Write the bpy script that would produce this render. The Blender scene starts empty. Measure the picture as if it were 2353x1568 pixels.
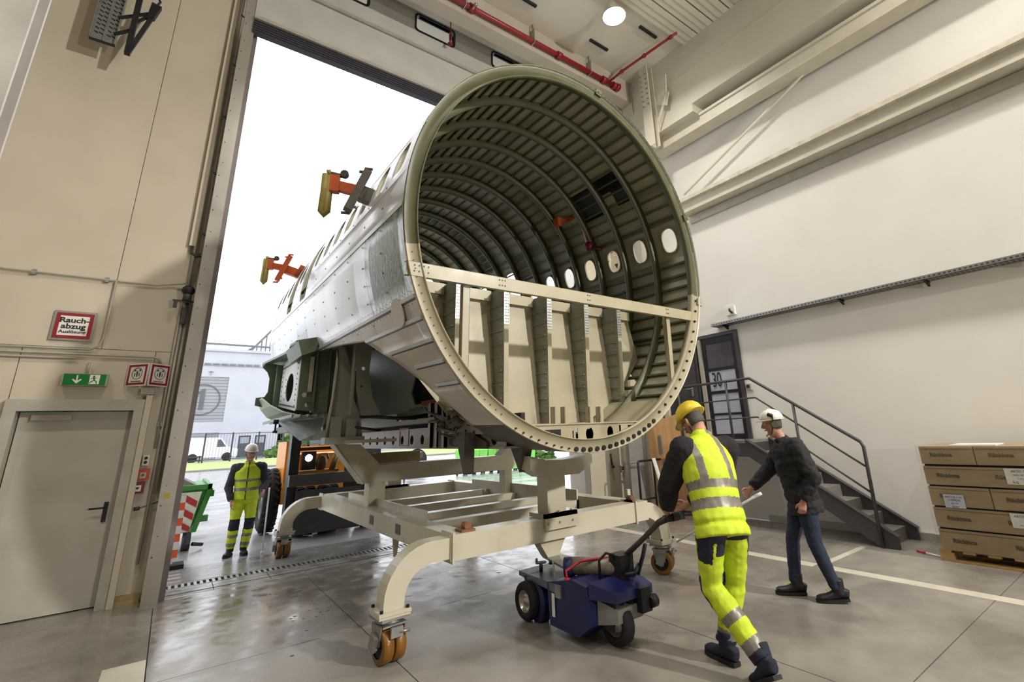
import bpy, math, random
from mathutils import Vector, Matrix, noise
random.seed(7)
SC=bpy.context.scene
COL=SC.collection
# ---------------------------------------------------------------- camera
cd=bpy.data.cameras.new('camera'); cam=bpy.data.objects.new('camera',cd); COL.objects.link(cam)
cd.sensor_fit='HORIZONTAL'; cd.sensor_width=36; cd.lens=36*1097/2353
cd.shift_x=-99/2353; cd.shift_y=-118/2353; cd.clip_start=.05; cd.clip_end=400
cam.matrix_world=Matrix(((0.793564,-0.139884,-0.592190,0),(-0.606980,-0.250420,-0.754231,0),(-0.042791,0.957978,-0.283632,1.7),(0,0,0,1)))
SC.camera=cam
# ---------------------------------------------------------------- world: bright overcast sky
w=bpy.data.worlds.new('overcast'); SC.world=w; w.use_nodes=True
nt=w.node_tree; bg=nt.nodes['Background']
tc=nt.nodes.new('ShaderNodeTexCoord'); nz=nt.nodes.new('ShaderNodeTexNoise'); nz.inputs['Scale'].default_value=1.5
cr=nt.nodes.new('ShaderNodeValToRGB'); cr.color_ramp.elements[0].color=(.90,.94,1,1); cr.color_ramp.elements[1].color=(.97,.985,1,1)
nt.links.new(tc.outputs['Generated'],nz.inputs['Vector']); nt.links.new(nz.outputs['Fac'],cr.inputs['Fac']); nt.links.new(cr.outputs['Color'],bg.inputs['Color'])
bg.inputs['Strength'].default_value=2.5
# ---------------------------------------------------------------- hall lamps and an added fill light (high bay fixtures are built further down at the same places)
def lamp(name,loc,power,size,aim=None,col=(1,.965,.90),spread=math.pi):
    l=bpy.data.lights.new(name,'AREA'); l.shape='DISK'; l.size=size; l.energy=power; l.color=col; l.spread=spread
    o=bpy.data.objects.new(name,l); COL.objects.link(o); o.location=loc
    d=(Vector(aim)-Vector(loc)) if aim else Vector((0,0,-1))
    o.rotation_euler=d.to_track_quat('-Z','Y').to_euler(); return o
LAMPS=[((5.98,5.25,9.78),110),((1.2,2.2,9.78),95),((6.2,.3,9.78),95),((1.2,-3.6,9.78),95),((6.2,-5.2,9.78),95),((-4.2,2.2,9.78),140),((-4.6,-4,9.78),100)]
for i,(p,e) in enumerate(LAMPS): lamp('high_bay_light',p,e,.42,spread=math.radians(130))
lamp('floodlight_beam',(7.2,-7.0,7.6),560,.4,(3.0,5,3.2),(1,.96,.89),math.radians(110))
lamp('interior_fill_light',(4.6,-8,2.6),130,.6,(3.2,5,4.2),(1,.96,.88),math.radians(110))  # added fill from behind the camera, brightens the fuselage interior
SC.view_settings.view_transform='Standard'; SC.view_settings.look='None'; SC.view_settings.gamma=1; SC.view_settings.use_curve_mapping=False
SC.view_settings.exposure=0.0
# ---------------------------------------------------------------- helpers
def rgb(h):
    h=h.lstrip('#'); c=[int(h[i:i+2],16)/255 for i in (0,2,4)]
    return tuple(x/12.92 if x<=.04045 else ((x+.055)/1.055)**2.4 for x in c)+(1,)
MATS={}
def mat(name,col,rough=.6,metal=0,col2=None,scale=6,amt=.5,bump=0,bscale=60,stretch=(1,1,1),rvar=0,emit=None,coat=0,trans=0):
    if name in MATS: return MATS[name]
    m=bpy.data.materials.new(name); m.use_nodes=True; n=m.node_tree; b=n.nodes['Principled BSDF']
    c=rgb(col); b.inputs['Base Color'].default_value=c; b.inputs['Roughness'].default_value=rough; b.inputs['Metallic'].default_value=metal
    b.inputs['Coat Weight'].default_value=coat; b.inputs['Transmission Weight'].default_value=trans
    t=n.nodes.new('ShaderNodeTexCoord'); mp=n.nodes.new('ShaderNodeMapping'); mp.inputs['Scale'].default_value=stretch
    n.links.new(t.outputs['Object'],mp.inputs['Vector'])
    N=n.nodes.new('ShaderNodeTexNoise'); N.inputs['Scale'].default_value=scale; N.inputs['Detail'].default_value=6; n.links.new(mp.outputs['Vector'],N.inputs['Vector'])
    R=n.nodes.new('ShaderNodeValToRGB'); R.color_ramp.elements[0].position=.5-.5*amt*.6; R.color_ramp.elements[1].position=.5+.5*amt*.6
    c2=rgb(col2) if col2 else tuple(x*.86 for x in c[:3])+(1,)
    R.color_ramp.elements[0].color=c2; R.color_ramp.elements[1].color=c
    n.links.new(N.outputs['Fac'],R.inputs['Fac']); n.links.new(R.outputs['Color'],b.inputs['Base Color'])
    if rvar:
        mr=n.nodes.new('ShaderNodeMapRange'); mr.inputs['From Min'].default_value=.3; mr.inputs['From Max'].default_value=.7
        mr.inputs['To Min'].default_value=max(0,rough-rvar); mr.inputs['To Max'].default_value=min(1,rough+rvar)
        n.links.new(N.outputs['Fac'],mr.inputs['Value']); n.links.new(mr.outputs['Result'],b.inputs['Roughness'])
    if bump:
        B=n.nodes.new('ShaderNodeBump'); B.inputs['Strength'].default_value=bump; B.inputs['Distance'].default_value=.01
        N2=n.nodes.new('ShaderNodeTexNoise'); N2.inputs['Scale'].default_value=bscale; N2.inputs['Detail'].default_value=4
        n.links.new(mp.outputs['Vector'],N2.inputs['Vector']); n.links.new(N2.outputs['Fac'],B.inputs['Height']); n.links.new(B.outputs['Normal'],b.inputs['Normal'])
    if emit:
        b.inputs['Emission Color'].default_value=rgb(emit[0]); b.inputs['Emission Strength'].default_value=emit[1]
    MATS[name]=m; return m
WLD={}     # world position of each object's origin (rotation-free chains only)
def prop(o,label=None,cat=None,group=None,kind=None):
    if label: o['label']=label
    if cat: o['category']=cat
    if group: o['group']=group
    if kind: o['kind']=kind
    return o
def thing(name,label,cat,loc=(0,0,0),rot=(0,0,0),group=None):
    o=bpy.data.objects.new(name,None); o.empty_display_size=.1; COL.objects.link(o); o.location=loc; o.rotation_euler=rot
    WLD[o]=Vector(loc); return prop(o,label,cat,group)
def ortho(d,up):
    d=d.normalized(); u=Vector(up)
    if abs(d.dot(u.normalized()))>.98: u=Vector((1,0,0)) if abs(d.x)<.9 else Vector((0,1,0))
    s=d.cross(u).normalized(); return s, s.cross(d).normalized()
class G:
    def __init__(s): s.v=[]; s.f=[]; s.mi=[]; s.sm=[]; s.m=0
    def face(s,idx,sm=False): s.f.append(tuple(idx)); s.mi.append(s.m); s.sm.append(sm)
    def box(s,x0,x1,y0,y1,z0,z1):
        return s.hexa([(x0,y0,z0),(x1,y0,z0),(x1,y1,z0),(x0,y1,z0),(x0,y0,z1),(x1,y0,z1),(x1,y1,z1),(x0,y1,z1)])
    def hexa(s,p):
        b=len(s.v); s.v+= [tuple(q) for q in p]
        for f in ((0,3,2,1),(4,5,6,7),(0,1,5,4),(1,2,6,5),(2,3,7,6),(3,0,4,7)): s.face([b+i for i in f])
        return s
    def bar(s,a,b,w,h=None,up=(0,0,1)):     # rectangular bar from a to b
        a=Vector(a); b=Vector(b); h=h or w; S,U=ortho(b-a,up); P=[]
        for c in (a,b):
            P+=[c-S*w/2-U*h/2,c+S*w/2-U*h/2,c+S*w/2+U*h/2,c-S*w/2+U*h/2]
        return s.hexa([P[0],P[1],P[2],P[3],P[4],P[5],P[6],P[7]])
    def tube(s,pts,r,n=10,caps=True,closed=False,flat=None,up=(0,0,1)):   # flat: list of (side,up) radii per ring
        pts=[Vector(p) for p in pts]; K=len(pts); b=len(s.v)
        rs=r if isinstance(r,(list,tuple)) else [r]*K
        S=None
        for i,p in enumerate(pts):
            if closed: d=pts[(i+1)%K]-pts[i-1]
            else: d=pts[min(i+1,K-1)]-pts[max(i-1,0)]
            if d.length<1e-9: d=Vector((0,0,1))
            if S is None or flat: S,U=ortho(d,up)
            else:
                d=d.normalized(); S=(S-d*S.dot(d)).normalized(); U=S.cross(d).normalized()
            ra,rb=(flat[i] if flat else (rs[i],rs[i]))
            for j in range(n):
                t=2*math.pi*j/n; s.v.append(tuple(p+S*math.cos(t)*ra+U*math.sin(t)*rb))
        for i in range(K if closed else K-1):
            i2=(i+1)%K
            for j in range(n):
                j2=(j+1)%n; s.face((b+i*n+j,b+i2*n+j,b+i2*n+j2,b+i*n+j2),n>6)
        if caps and not closed:
            s.face([b+j for j in range(n)]); s.face([b+(K-1)*n+j for j in reversed(range(n))])
        return s
    def cyl(s,a,b,r,n=16): return s.tube([a,b],r,n)
    def lathe(s,prof,c,ax='z',n=24,t0=0,t1=360,caps=False):   # prof: (radius, height) list
        b=len(s.v); K=len(prof); full=abs(t1-t0)>=359.9; M=n if full else n+1
        for (r,h) in prof:
            for j in range(M):
                t=math.radians(t0+(t1-t0)*j/n); x,y=r*math.cos(t),r*math.sin(t)
                q={'z':(x,y,h),'x':(h,x,y),'y':(y,h,x)}[ax]; s.v.append((c[0]+q[0],c[1]+q[1],c[2]+q[2]))
        for i in range(K-1):
            for j in range(n):
                j2=(j+1)%M; s.face((b+i*M+j,b+i*M+j2,b+(i+1)*M+j2,b+(i+1)*M+j),True)
        return s
    def prism(s,poly,off):      # poly: 3d points, off: extrusion vector
        b=len(s.v); n=len(poly); o=Vector(off)
        s.v+=[tuple(p) for p in poly]+[tuple(Vector(p)+o) for p in poly]
        s.face([b+i for i in range(n)]); s.face([b+n+i for i in reversed(range(n))])
        for i in range(n): s.face((b+i,b+n+i,b+n+(i+1)%n,b+(i+1)%n))
        return s
    def sph(s,c,r,n=10,sc=(1,1,1)):
        m=n//2; pr=[(max(1e-4,r*math.sin(math.pi*i/m)),-r*math.cos(math.pi*i/m)) for i in range(m+1)]
        b=len(s.v); s.lathe(pr,(0,0,0),'z',n)
        for i in range(b,len(s.v)):
            x,y,z=s.v[i]; s.v[i]=(c[0]+x*sc[0],c[1]+y*sc[1],c[2]+z*sc[2])
        return s
    def bolt(s,c,r,h,ax='z'):
        a=Vector(c); d={'x':Vector((1,0,0)),'y':Vector((0,1,0)),'z':Vector((0,0,1))}[ax]; return s.tube([a,a+d*h],r,6)
    def mesh(s,name,mats,recalc=True):
        me=bpy.data.meshes.new(name); me.from_pydata(s.v,[],s.f)
        for m in (mats if isinstance(mats,(list,tuple)) else [mats]): me.materials.append(m)
        me.polygons.foreach_set('material_index',s.mi); me.polygons.foreach_set('use_smooth',s.sm)
        if recalc:
            import bmesh
            bm=bmesh.new(); bm.from_mesh(me); bmesh.ops.recalc_face_normals(bm,faces=bm.faces); bm.to_mesh(me); bm.free()
        me.update(); return me
def place(name,me,parent=None,loc=None,rot=(0,0,0)):
    o=bpy.data.objects.new(name,me); COL.objects.link(o)
    if parent: o.parent=parent
    if loc is not None: o.location=loc
    o.rotation_euler=rot; WLD[o]=Vector(loc or (0,0,0))+(WLD.get(parent,Vector()) if parent else Vector()); return o
def recentre(me,c):
    me.transform(Matrix.Translation(-Vector(c)))
def build(name,g,mats,parent=None,local=False,**kw):
    """link a G as one mesh object; vertices are given in world space unless local"""
    me=g if isinstance(g,bpy.types.Mesh) else g.mesh(name,mats)
    if parent is not None:
        if not local: recentre(me,WLD[parent])
        o=place(name,me,parent,(0,0,0))
    else:
        vs=me.vertices; xs=[v.co.x for v in vs]; ys=[v.co.y for v in vs]; zs=[v.co.z for v in vs]
        c=Vector(((min(xs)+max(xs))/2,(min(ys)+max(ys))/2,min(zs))); recentre(me,c); o=place(name,me,None,c)
    prop(o,**kw); return o
def plate_mesh(name,loops,thick,M,mats):
    """flat plate with holes: loops of 2d points, thickness centred, placed by matrix M"""
    cu=bpy.data.curves.new(name,'CURVE'); cu.dimensions='2D'; cu.fill_mode='BOTH'; cu.extrude=thick/2
    for lp in loops:
        sp=cu.splines.new('POLY'); sp.points.add(len(lp)-1)
        for i,p in enumerate(lp): sp.points[i].co=(p[0],p[1],0,1)
        sp.use_cyclic_u=True
    o=bpy.data.objects.new('t',cu); COL.objects.link(o); bpy.context.view_layer.update()
    me=bpy.data.meshes.new_from_object(o.evaluated_get(bpy.context.evaluated_depsgraph_get())); bpy.data.objects.remove(o); bpy.data.curves.remove(cu)
    me.transform(M); me.materials.clear()
    for m in (mats if isinstance(mats,(list,tuple)) else [mats]): me.materials.append(m)
    me.name=name; return me
def XZ(y=0,x=0,z=0): return Matrix(((1,0,0,x),(0,0,-1,y),(0,1,0,z),(0,0,0,1)))      # plate xy -> world x z
def YZ(x=0,y=0,z=0): return Matrix(((0,0,1,x),(1,0,0,y),(0,1,0,z),(0,0,0,1)))       # plate xy -> world y z
def circ(cx,cy,r,n=20,ry=None): ry=ry or r; return [(cx+r*math.cos(2*math.pi*i/n),cy+ry*math.sin(2*math.pi*i/n)) for i in range(n)]
def rect(x0,x1,y0,y1): return [(x0,y0),(x1,y0),(x1,y1),(x0,y1)]
def rrect(x0,x1,y0,y1,r,n=5):
    out=[]
    for cx,cy,a in ((x1-r,y1-r,0),(x0+r,y1-r,90),(x0+r,y0+r,180),(x1-r,y0+r,270)):
        for i in range(n+1):
            t=math.radians(a+90*i/n); out.append((cx+r*math.cos(t),cy+r*math.sin(t)))
    return out
def text_mesh(name,body,size,M,m,extr=.001,align='CENTER',bold=0):
    cu=bpy.data.curves.new(name,'FONT'); cu.body=body; cu.size=size; cu.extrude=extr; cu.align_x=align; cu.align_y='CENTER'; cu.offset=bold
    o=bpy.data.objects.new('t',cu); COL.objects.link(o); bpy.context.view_layer.update()
    me=bpy.data.meshes.new_from_object(o.evaluated_get(bpy.context.evaluated_depsgraph_get())); bpy.data.objects.remove(o); bpy.data.curves.remove(cu)
    me.transform(M); me.materials.clear(); me.materials.append(m); me.name=name; return me
def dup(root,loc,rot=None,label=None,group=None):
    r=root.copy(); COL.objects.link(r); r.location=loc
    if rot is not None: r.rotation_euler=rot
    if label: r['label']=label
    if group: r['group']=group
    WLD[r]=Vector(loc)
    for ch in list(root.children):
        c=ch.copy(); COL.objects.link(c); c.parent=r
        for g in ch.children:
            d=g.copy(); COL.objects.link(d); d.parent=c
    return r
def S(o): return prop(o,kind='structure')
# ---------------------------------------------------------------- materials
M_wall=mat('wall_beige','#c4b9a6',.5,0,'#bbb09d',1.5,.8,bump=.03,bscale=30,rvar=.08)
M_wallR=mat('wall_white','#e6e2db',.6,0,'#dfdad2',1.2,.8)
M_leaf=mat('door_leaf_grey','#b9b7b0',.38,0,'#aeaca5',2.5,.8,rvar=.1)
M_doorp=mat('door_paint','#b3aea2',.4,0,'#a49d90',3,.9,rvar=.12)
M_frame=mat('frame_grey','#b2ada0',.4,.2,'#a29c90',5,.8)
M_alu=mat('brushed_alu','#bdb8b0',.32,.7,'#b6b1a8',3,.8,rvar=.04)
M_galv=mat('galvanised','#a9a9a6',.4,.8,'#8f8f8c',14,.8)
M_steelw=mat('white_steel','#cfc9b8',.45,0,'#c4beac',4,.8)
M_dark=mat('dark_rubber','#1d1c1f',.75,0,'#121114',20,.8)
M_black=mat('black_metal','#26242a',.45,.3,'#1a191d',10,.8)
M_anth=mat('anthracite','#4a4749',.42,.2,'#403d3f',6,.8)
M_cart=mat('cart_paint','#c4bda9',.32,0,'#b9b19c',3,.9,rvar=.08)
M_red=mat('red_pipe','#84131f',.4,0,'#741019',10,.7)
M_redp=mat('red_paint','#b3222a',.4)
M_white=mat('white_paint','#eceae4',.45)
M_whitesign=mat('sign_white','#e6e2da',.45)
M_blk=mat('black_print','#151414',.6)
M_green=mat('exit_green','#0e7a35',.35)
M_prim=mat('olive_primer','#aaa890',.5,0,'#8d8b75',2.2,1.0,bump=.02,rvar=.12)
M_primf=mat('olive_frame','#57573a',.48,0,'#464529',5,1.0,rvar=.1)
M_cream=mat('cream_primer','#a39a80',.42,0,'#958c72',3,.9,rvar=.1)
M_grprim=mat('grey_green_primer','#9a9c90',.5,0,'#83857b',2.5,1.0,bump=.03)
M_dgreen=mat('dark_green_primer','#74836b',.45,0,'#62705a',3,.9)
M_orange=mat('orange_paint','#d2602a',.42,0,'#b94f20',8,.8)
M_ftruck=mat('truck_orange','#efa040',.35,0,'#e29434',5,.8)
M_hiv=mat('hi_vis_yellow','#c2d428',.7,0,'#b2c41f',18,.7)
M_refl=mat('reflective_tape','#837d75',.4,.2,'#746f67',30,.7)
M_navy=mat('navy_cloth','#1b2233',.85,0,'#141a28',20,.8)
M_blkcloth=mat('black_cloth','#17151a',.8,0,'#100f12',18,.8)
M_jean=mat('denim','#222c42',.85,0,'#1a2235',30,.8)
M_skin=mat('skin','#b98a72',.55,0,'#a87862',12,.7)
M_hair=mat('grey_hair','#55504b',.7,0,'#3c3835',60,.8,bump=.4,bscale=200)
M_yhat=mat('yellow_helmet','#e0c536',.35,0,'#d2b52a',8,.8)
M_what=mat('white_helmet','#dcd8cf',.3,0,'#d0ccc2',8,.8)
M_amber=mat('amber_polyurethane','#85591a',.35,0,'#6d4815',9,.9,rvar=.1)
M_blue=mat('tug_blue','#1c2256',.38,0,'#161b48',6,.8,rvar=.1)
M_ply=mat('plywood','#b48a5c',.6,0,'#9d7449',4,1.0,stretch=(6,6,.6))
M_card=mat('cardboard','#a08a6a',.6,0,'#93805f',3,.9,stretch=(1,1,6))
M_wood=mat('pallet_wood','#b8955c',.7,0,'#9a7a48',6,.9,stretch=(1,.2,1))
M_glass=mat('glass','#ffffff',.05,0,trans=1.0)
# ================================================================ STRUCTURE
def floor_mat():
    m=bpy.data.materials.new('polished_concrete'); m.use_nodes=True; n=m.node_tree; L=n.links.new; b=n.nodes['Principled BSDF']
    t=n.nodes.new('ShaderNodeTexCoord'); sx=n.nodes.new('ShaderNodeSeparateXYZ'); L(t.outputs['Object'],sx.inputs[0])
    def noise_(sc,det=8,dist=0):
        q=n.nodes.new('ShaderNodeTexNoise'); q.inputs['Scale'].default_value=sc; q.inputs['Detail'].default_value=det; q.inputs['Distortion'].default_value=dist; L(t.outputs['Object'],q.inputs['Vector']); return q
    a=noise_(.9,10,.6); c=noise_(5,8,.3); d=noise_(45,3)
    def ramp(src,p0,c0,p1,c1):
        r=n.nodes.new('ShaderNodeValToRGB'); r.color_ramp.elements[0].position=p0; r.color_ramp.elements[0].color=c0; r.color_ramp.elements[1].position=p1; r.color_ramp.elements[1].color=c1; L(src,r.inputs[0]); return r
    r1=ramp(a.outputs['Fac'],.32,rgb('#7a746c'),.68,rgb('#958f86'))
    r2=ramp(c.outputs['Fac'],.3,(.62,.60,.57,1),.7,(1,1,1,1))
    mx=n.nodes.new('ShaderNodeMix'); mx.data_type='RGBA'; mx.blend_type='MULTIPLY'; mx.inputs['Factor'].default_value=.45
    L(r1.outputs[0],mx.inputs['A']); L(r2.outputs[0],mx.inputs['B'])
    # dark rounded drip spots near the door
    L(mx.outputs['Result'],b.inputs['Base Color'])
    wet=n.nodes.new('ShaderNodeMapRange'); wet.inputs['From Min'].default_value=3.6; wet.inputs['From Max'].default_value=7.0; wet.inputs['To Min'].default_value=0; wet.inputs['To Max'].default_value=1; L(sx.outputs['Y'],wet.inputs['Value'])
    nr=n.nodes.new('ShaderNodeMapRange'); nr.inputs['From Min'].default_value=.35; nr.inputs['From Max'].default_value=.65; nr.inputs['To Min'].default_value=.20; nr.inputs['To Max'].default_value=.50; L(a.outputs['Fac'],nr.inputs['Value'])
    nw=n.nodes.new('ShaderNodeMapRange'); nw.inputs['From Min'].default_value=.35; nw.inputs['From Max'].default_value=.62; nw.inputs['To Min'].default_value=.06; nw.inputs['To Max'].default_value=.32; L(c.outputs['Fac'],nw.inputs['Value'])
    mr=n.nodes.new('ShaderNodeMix'); L(wet.outputs[0],mr.inputs['Factor']); L(nr.outputs[0],mr.inputs['A']); L(nw.outputs[0],mr.inputs['B'])
    L(mr.outputs['Result'],b.inputs['Roughness'])
    B=n.nodes.new('ShaderNodeBump'); B.inputs['Strength'].default_value=.05; B.inputs['Distance'].default_value=.01; L(c.outputs['Fac'],B.inputs['Height']); L(B.outputs[0],b.inputs['Normal'])
    return m
M_floor=floor_mat()
M_line=mat('floor_line_paint','#c9c2b2',.45,0,'#b2ab9b',3,1.0,rvar=.1)
floor=S(thing('floor','smooth grey concrete hall floor in large slabs with joints',None))
del floor['label']
XB=[-8,.09,1.66,3.77,8.66]; YB=[-12,-7,-2.2,1.6,5.32,7.6]
for i in range(len(XB)-1):
    for j in range(len(YB)-1):
        g=G(); e=.004; g.box(XB[i]+e,XB[i+1]-e,YB[j]+e,YB[j+1]-e,-.2,0); build('floor_slab',g,M_floor,floor)
g=G(); g.box(-8,8.66,7.605,7.9,-.2,0); build('threshold_slab',g,M_floor,floor)
g=G(); g.box(-8,8.66,-12,7.9,-.25,-.012); build('joint_filler',g,mat('joint_filler','#3b3835',.9),floor)
# painted line on the right, in stretches
for y0,y1 in ((-12,-4),(-3.96,-.1),(0,3.22),(3.3,7.2)):
    g=G(); g.box(6.33,6.5,y0,y1,0,.002); build('floor_line',g,M_line,floor)
g=G(); g.box(6.5,7.72,3.21,3.29,0,.002); build('floor_line',g,M_line,floor)
g=G(); g.box(-.19,.085,-3,5.9,0,.002); build('floor_line',g,M_line,floor)
# leaves / drip marks
g=G()
for k in range(34):
    x=random.gauss(1.42,.2); y=random.gauss(6.35,.5); r=random.uniform(.008,.022); 
    g.lathe([(r,0.0005),(r*.7,.0016),(.0005,.002)],(x,y,.0),'z',7)
for x,y,r in ((2.35,5.9,.05),(2.5,5.75,.03),(3.55,5.95,.04),(3.1,6.4,.05)): g.lathe([(r,0.0005),(r*.7,.0016),(.0005,.002)],(x,y,.0),'z',12)
build('drip_marks',g,mat('dark_drip','#3d3a38',.15),floor,kind='stuff')
# threshold: rails and drain
g=G()
g.box(.05,8.4,7.9,7.96,-.2,-.004)
build('rail_plate',g,M_galv,floor)
for y0,y1 in ((7.965,8.06),(8.10,8.24),(8.25,8.395)):
    g=G(); x=.05
    while x<8.3:
        x2=min(x+.62,8.4); g.box(x+.004,x2-.004,y0,y1,-.2,-.003); x=x2
    build('threshold_stone',g,mat('threshold_concrete','#8d8984',.3,0,'#75716c',4,.9,rvar=.15),floor)
g=G(); g.box(.0,8.5,8.06,8.10,-.2,-.03); build('guide_rail',g,M_galv,floor)
g=G()
x=.02
while x<8.4: g.box(x,x+.032,8.42,8.60,-.03,-.002); x+=.066
g.box(0,8.45,8.40,8.42,-.06,0); g.box(0,8.45,8.60,8.62,-.06,0)
build('drain_grating',g,M_galv,floor,kind='stuff')
g=G(); g.box(0,8.45,8.42,8.60,-.2,-.12); build('drain_channel',g,M_dark,floor)
# walls
def wallbox(name,x0,x1,y0,y1,z0,z1,m): g=G(); g.box(x0,x1,y0,y1,z0,z1); return S(build(name,g,m))
wr=S(thing('wall_right',None,None))
RH=[(-12,8.2)]
g=G()   # right wall as slabs round the raised door opening (door y 5.28..6.2, z 1.4..3.43)
for q in ((8.66,9,-12,5.28,0,10.2),(8.66,9,6.2,8.1,0,10.2),(8.66,9,5.28,6.2,3.43,10.2),(8.66,9,5.28,6.2,0,1.38)): g.box(*q)
build('wall_surface',g,M_wallR,wr)
wallbox('wall_back',-8.3,9,-12.3,-12,0,10.2,M_wall)
wallbox('wall_left',-8.3,-8,-12,8.1,0,10.2,M_wall)
# gate wall (front of the picture's far side)
wg=S(thing('wall_gate',None,None))
YW=8.1
def pnl(x0,x1,z0,z1,y0=YW,y1=YW+.25,m=M_wall): g=G(); g.box(x0+.004,x1-.004,y0,y1,z0+.004,z1-.004); return build('wall_panel',g,m,wg)
pnl(-4.6,-.86,2.92,10.2); pnl(-.86,-.01,2.92,10.2)
pnl(-8,-4.6,0,10.2); pnl(-4.6,-1.53,0,2.92); pnl(-1.53,-.33,2.3,2.92); pnl(-.33,-.01,0,2.92)
g=G(); g.box(-8,-1.53,YW+.02,YW+.3,0,10.2); g.box(-1.53,-.01,YW+.02,YW+.3,2.3,10.2); g.box(-.33,-.01,YW+.02,YW+.3,0,2.3); build('wall_backing',g,M_frame,wg)
pnl(6.75,8.66,0,10.2,7.9,8.2)
g=G(); g.box(8.0,8.3,7.6,7.9,0,10.2); build('wall_pilaster',g,M_wall,wg)
# jamb posts of the gate
def trim(name,g,m): return S(build(name,g,m))
g=G(); g.box(-.03,.125,7.74,7.98,0,10.1); g.box(.06,.16,7.98,8.3,0,8.3); trim('trim_1',g,M_alu)
g=G(); g.box(.125,.185,7.86,8.35,0,8.3); trim('trim_2',g,mat('jamb_grey','#7f7674',.35,.4,'#797170',3,.8))
g=G(); g.box(6.62,6.78,7.74,8.2,0,8.4); trim('trim_3',g,M_alu)
g=G()
for k in range(17): g.bolt((.0,7.735,.5+.55*k),.008,.006,'y'); g.bolt((.02,7.735,.72+.55*k),.006,.006,'y')
build('screw_heads',g,M_black,bpy.data.objects['trim_1'],kind='stuff')
# raised door leaf, bottom seal
leaf=S(thing('door_1',None,None))
wins=[(.98+1.775*k,1.80+1.775*k) for k in range(4)]
loops=[rect(.1,6.75,8.32,9.22)]
build('leaf_panel',plate_mesh('leaf_panel',loops,.08,XZ(7.76),M_leaf),None,leaf)
loops=[rect(.1,6.75,9.24,10.15)]+[rrect(a,b,9.62,10.0,.07) for a,b in wins]
build('leaf_panel',plate_mesh('leaf_panel',loops,.08,XZ(7.72),M_leaf),None,leaf)
for a,b in wins:
    wf=build('leaf_window',plate_mesh('leaf_window',[rrect(a-.035,b+.035,9.585,10.035,.09),rrect(a,b,9.62,10.0,.07)],.12,XZ(7.72),M_black),None,leaf)
    g=G(); g.box(a,b,7.71,7.73,9.62,10.0); build('pane',g,mat('acrylic_pane','#ffffff',.02,col2='#ffffff',trans=1.0),wf)
g=G(); g.box(.1,6.7,7.70,7.80,8.08,8.32); build('bottom_seal',g,mat('seal_dark','#3a3640',.6,0,'#2c2932',6,.8),leaf)
g=G()
for k in range(5): g.box(.1,6.7,7.69,7.705,8.11+.045*k,8.12+.045*k)
build('seal_rib',g,M_dark,leaf,kind='stuff')
g=G(); g.box(.1,6.75,7.66,7.72,8.32,8.38); build('leaf_edge',g,M_frame,leaf)
g=G(); g.box(.1,6.75,7.665,7.69,9.20,9.26); build('leaf_edge',g,M_frame,leaf)
# ceiling
ce=S(thing('ceiling',None,None))
M_ceil=mat('ceiling_paint','#cfc9ba',.6,0,'#c5bfb0',1.2,.8)
g=G(); g.box(-8.3,9,-12.3,8.4,10.1,10.4); build('ceiling_deck',g,M_ceil,ce)
for k in range(40):
    y1=5.04-.4*k
    if y1<-11.9: break
    g=G(); g.box(-7.9,8.1,y1-.37,y1,10.02,10.1); build('ceiling_panel',g,M_ceil,ce)
    g=G(); g.box(-7.9,8.1,y1-.25,y1-.24,10.012,10.02); g.box(-7.9,8.1,y1-.12,y1-.11,10.012,10.02); build('ceiling_rib',g,M_frame,ce)
for x,y in ((4.42,6.18),(6.45,6.2),(7.1,5.3),(2.4,6.2)):
    g=G(); g.box(x-.27,x+.27,y-.03,y+.03,10.06,10.101); build('ceiling_slot',g,M_black,ce)
# beams
g=G(); g.box(.2,8.0,6.70,7.0,9.5,10.1); S(build('trim_13',g,mat('soffit_beige','#b5aa9b',.5,0,'#a99e90',2,.9)))
g=G(); g.box(7.95,8.0,6.68,7.02,9.2,10.1); S(build('trim_14',g,M_steelw))
P1=S(thing('trim_15',None,None))
g=G(); g.box(7.80,7.82,6.0,6.25,7.9,10.1); g.box(7.98,8.0,6.0,6.25,7.9,10.1); g.box(7.82,7.98,6.115,6.135,7.9,10.1); build('hanging_column',g,M_steelw,P1)
for xx in (7.86,7.94):
    for k in range(7):
        g=G(); g.bolt((7.79,6.05+.15*(xx>7.9),9.0+.14*k),.02,-.02,'x'); build('bolt',g,M_galv,P1)
g=G(); g.prism([(7.86,5.9,8.9),(7.86,5.6,8.7),(7.86,5.5,9.0),(7.86,5.7,9.15)],(.02,0,0)); g.bar((7.87,5.9,8.4),(7.87,5.6,8.95),.05,.03); g.bar((7.87,5.6,8.95),(7.87,5.55,9.5),.05,.03); build('gusset',g,M_steelw,P1)
def beam(g,m=M_steelw,name='trim_4'): return S(build(name,g,m))
g=G(); g.box(0,8.66,7.36,7.62,10.03,10.1); beam(g,name='trim_4')                        # header beam over the gate
g=G(); g.box(8.0,8.66,-12,5.05,8.45,10.1); g.box(8.0,8.66,5.05,6.86,8.26,10.1); g.box(7.985,8.0,-12,6.9,9.28,9.31); beam(g,M_ceil,'trim_5')
cr=S(thing('trim_6',None,None)); g=G(); g.box(8.2,8.55,-12,6.4,7.95,8.24); build('girder',g,M_steelw,cr)
g=G(); g.box(8.17,8.21,-12,6.4,8.2,8.26); build('girder_flange',g,M_steelw,cr)
g=G(); g.box(8.17,8.21,-12,6.4,7.93,7.97); build('girder_flange',g,M_steelw,cr)
c2=S(thing('trim_7',None,None)); g=G(); g.box(8.36,8.66,-12,5.95,6.24,6.3); g.box(8.36,8.40,-12,5.95,6.3,6.46); g.box(8.55,8.66,-12,5.95,6.3,6.5); build('runway_beam',g,M_steelw,c2)
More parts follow.
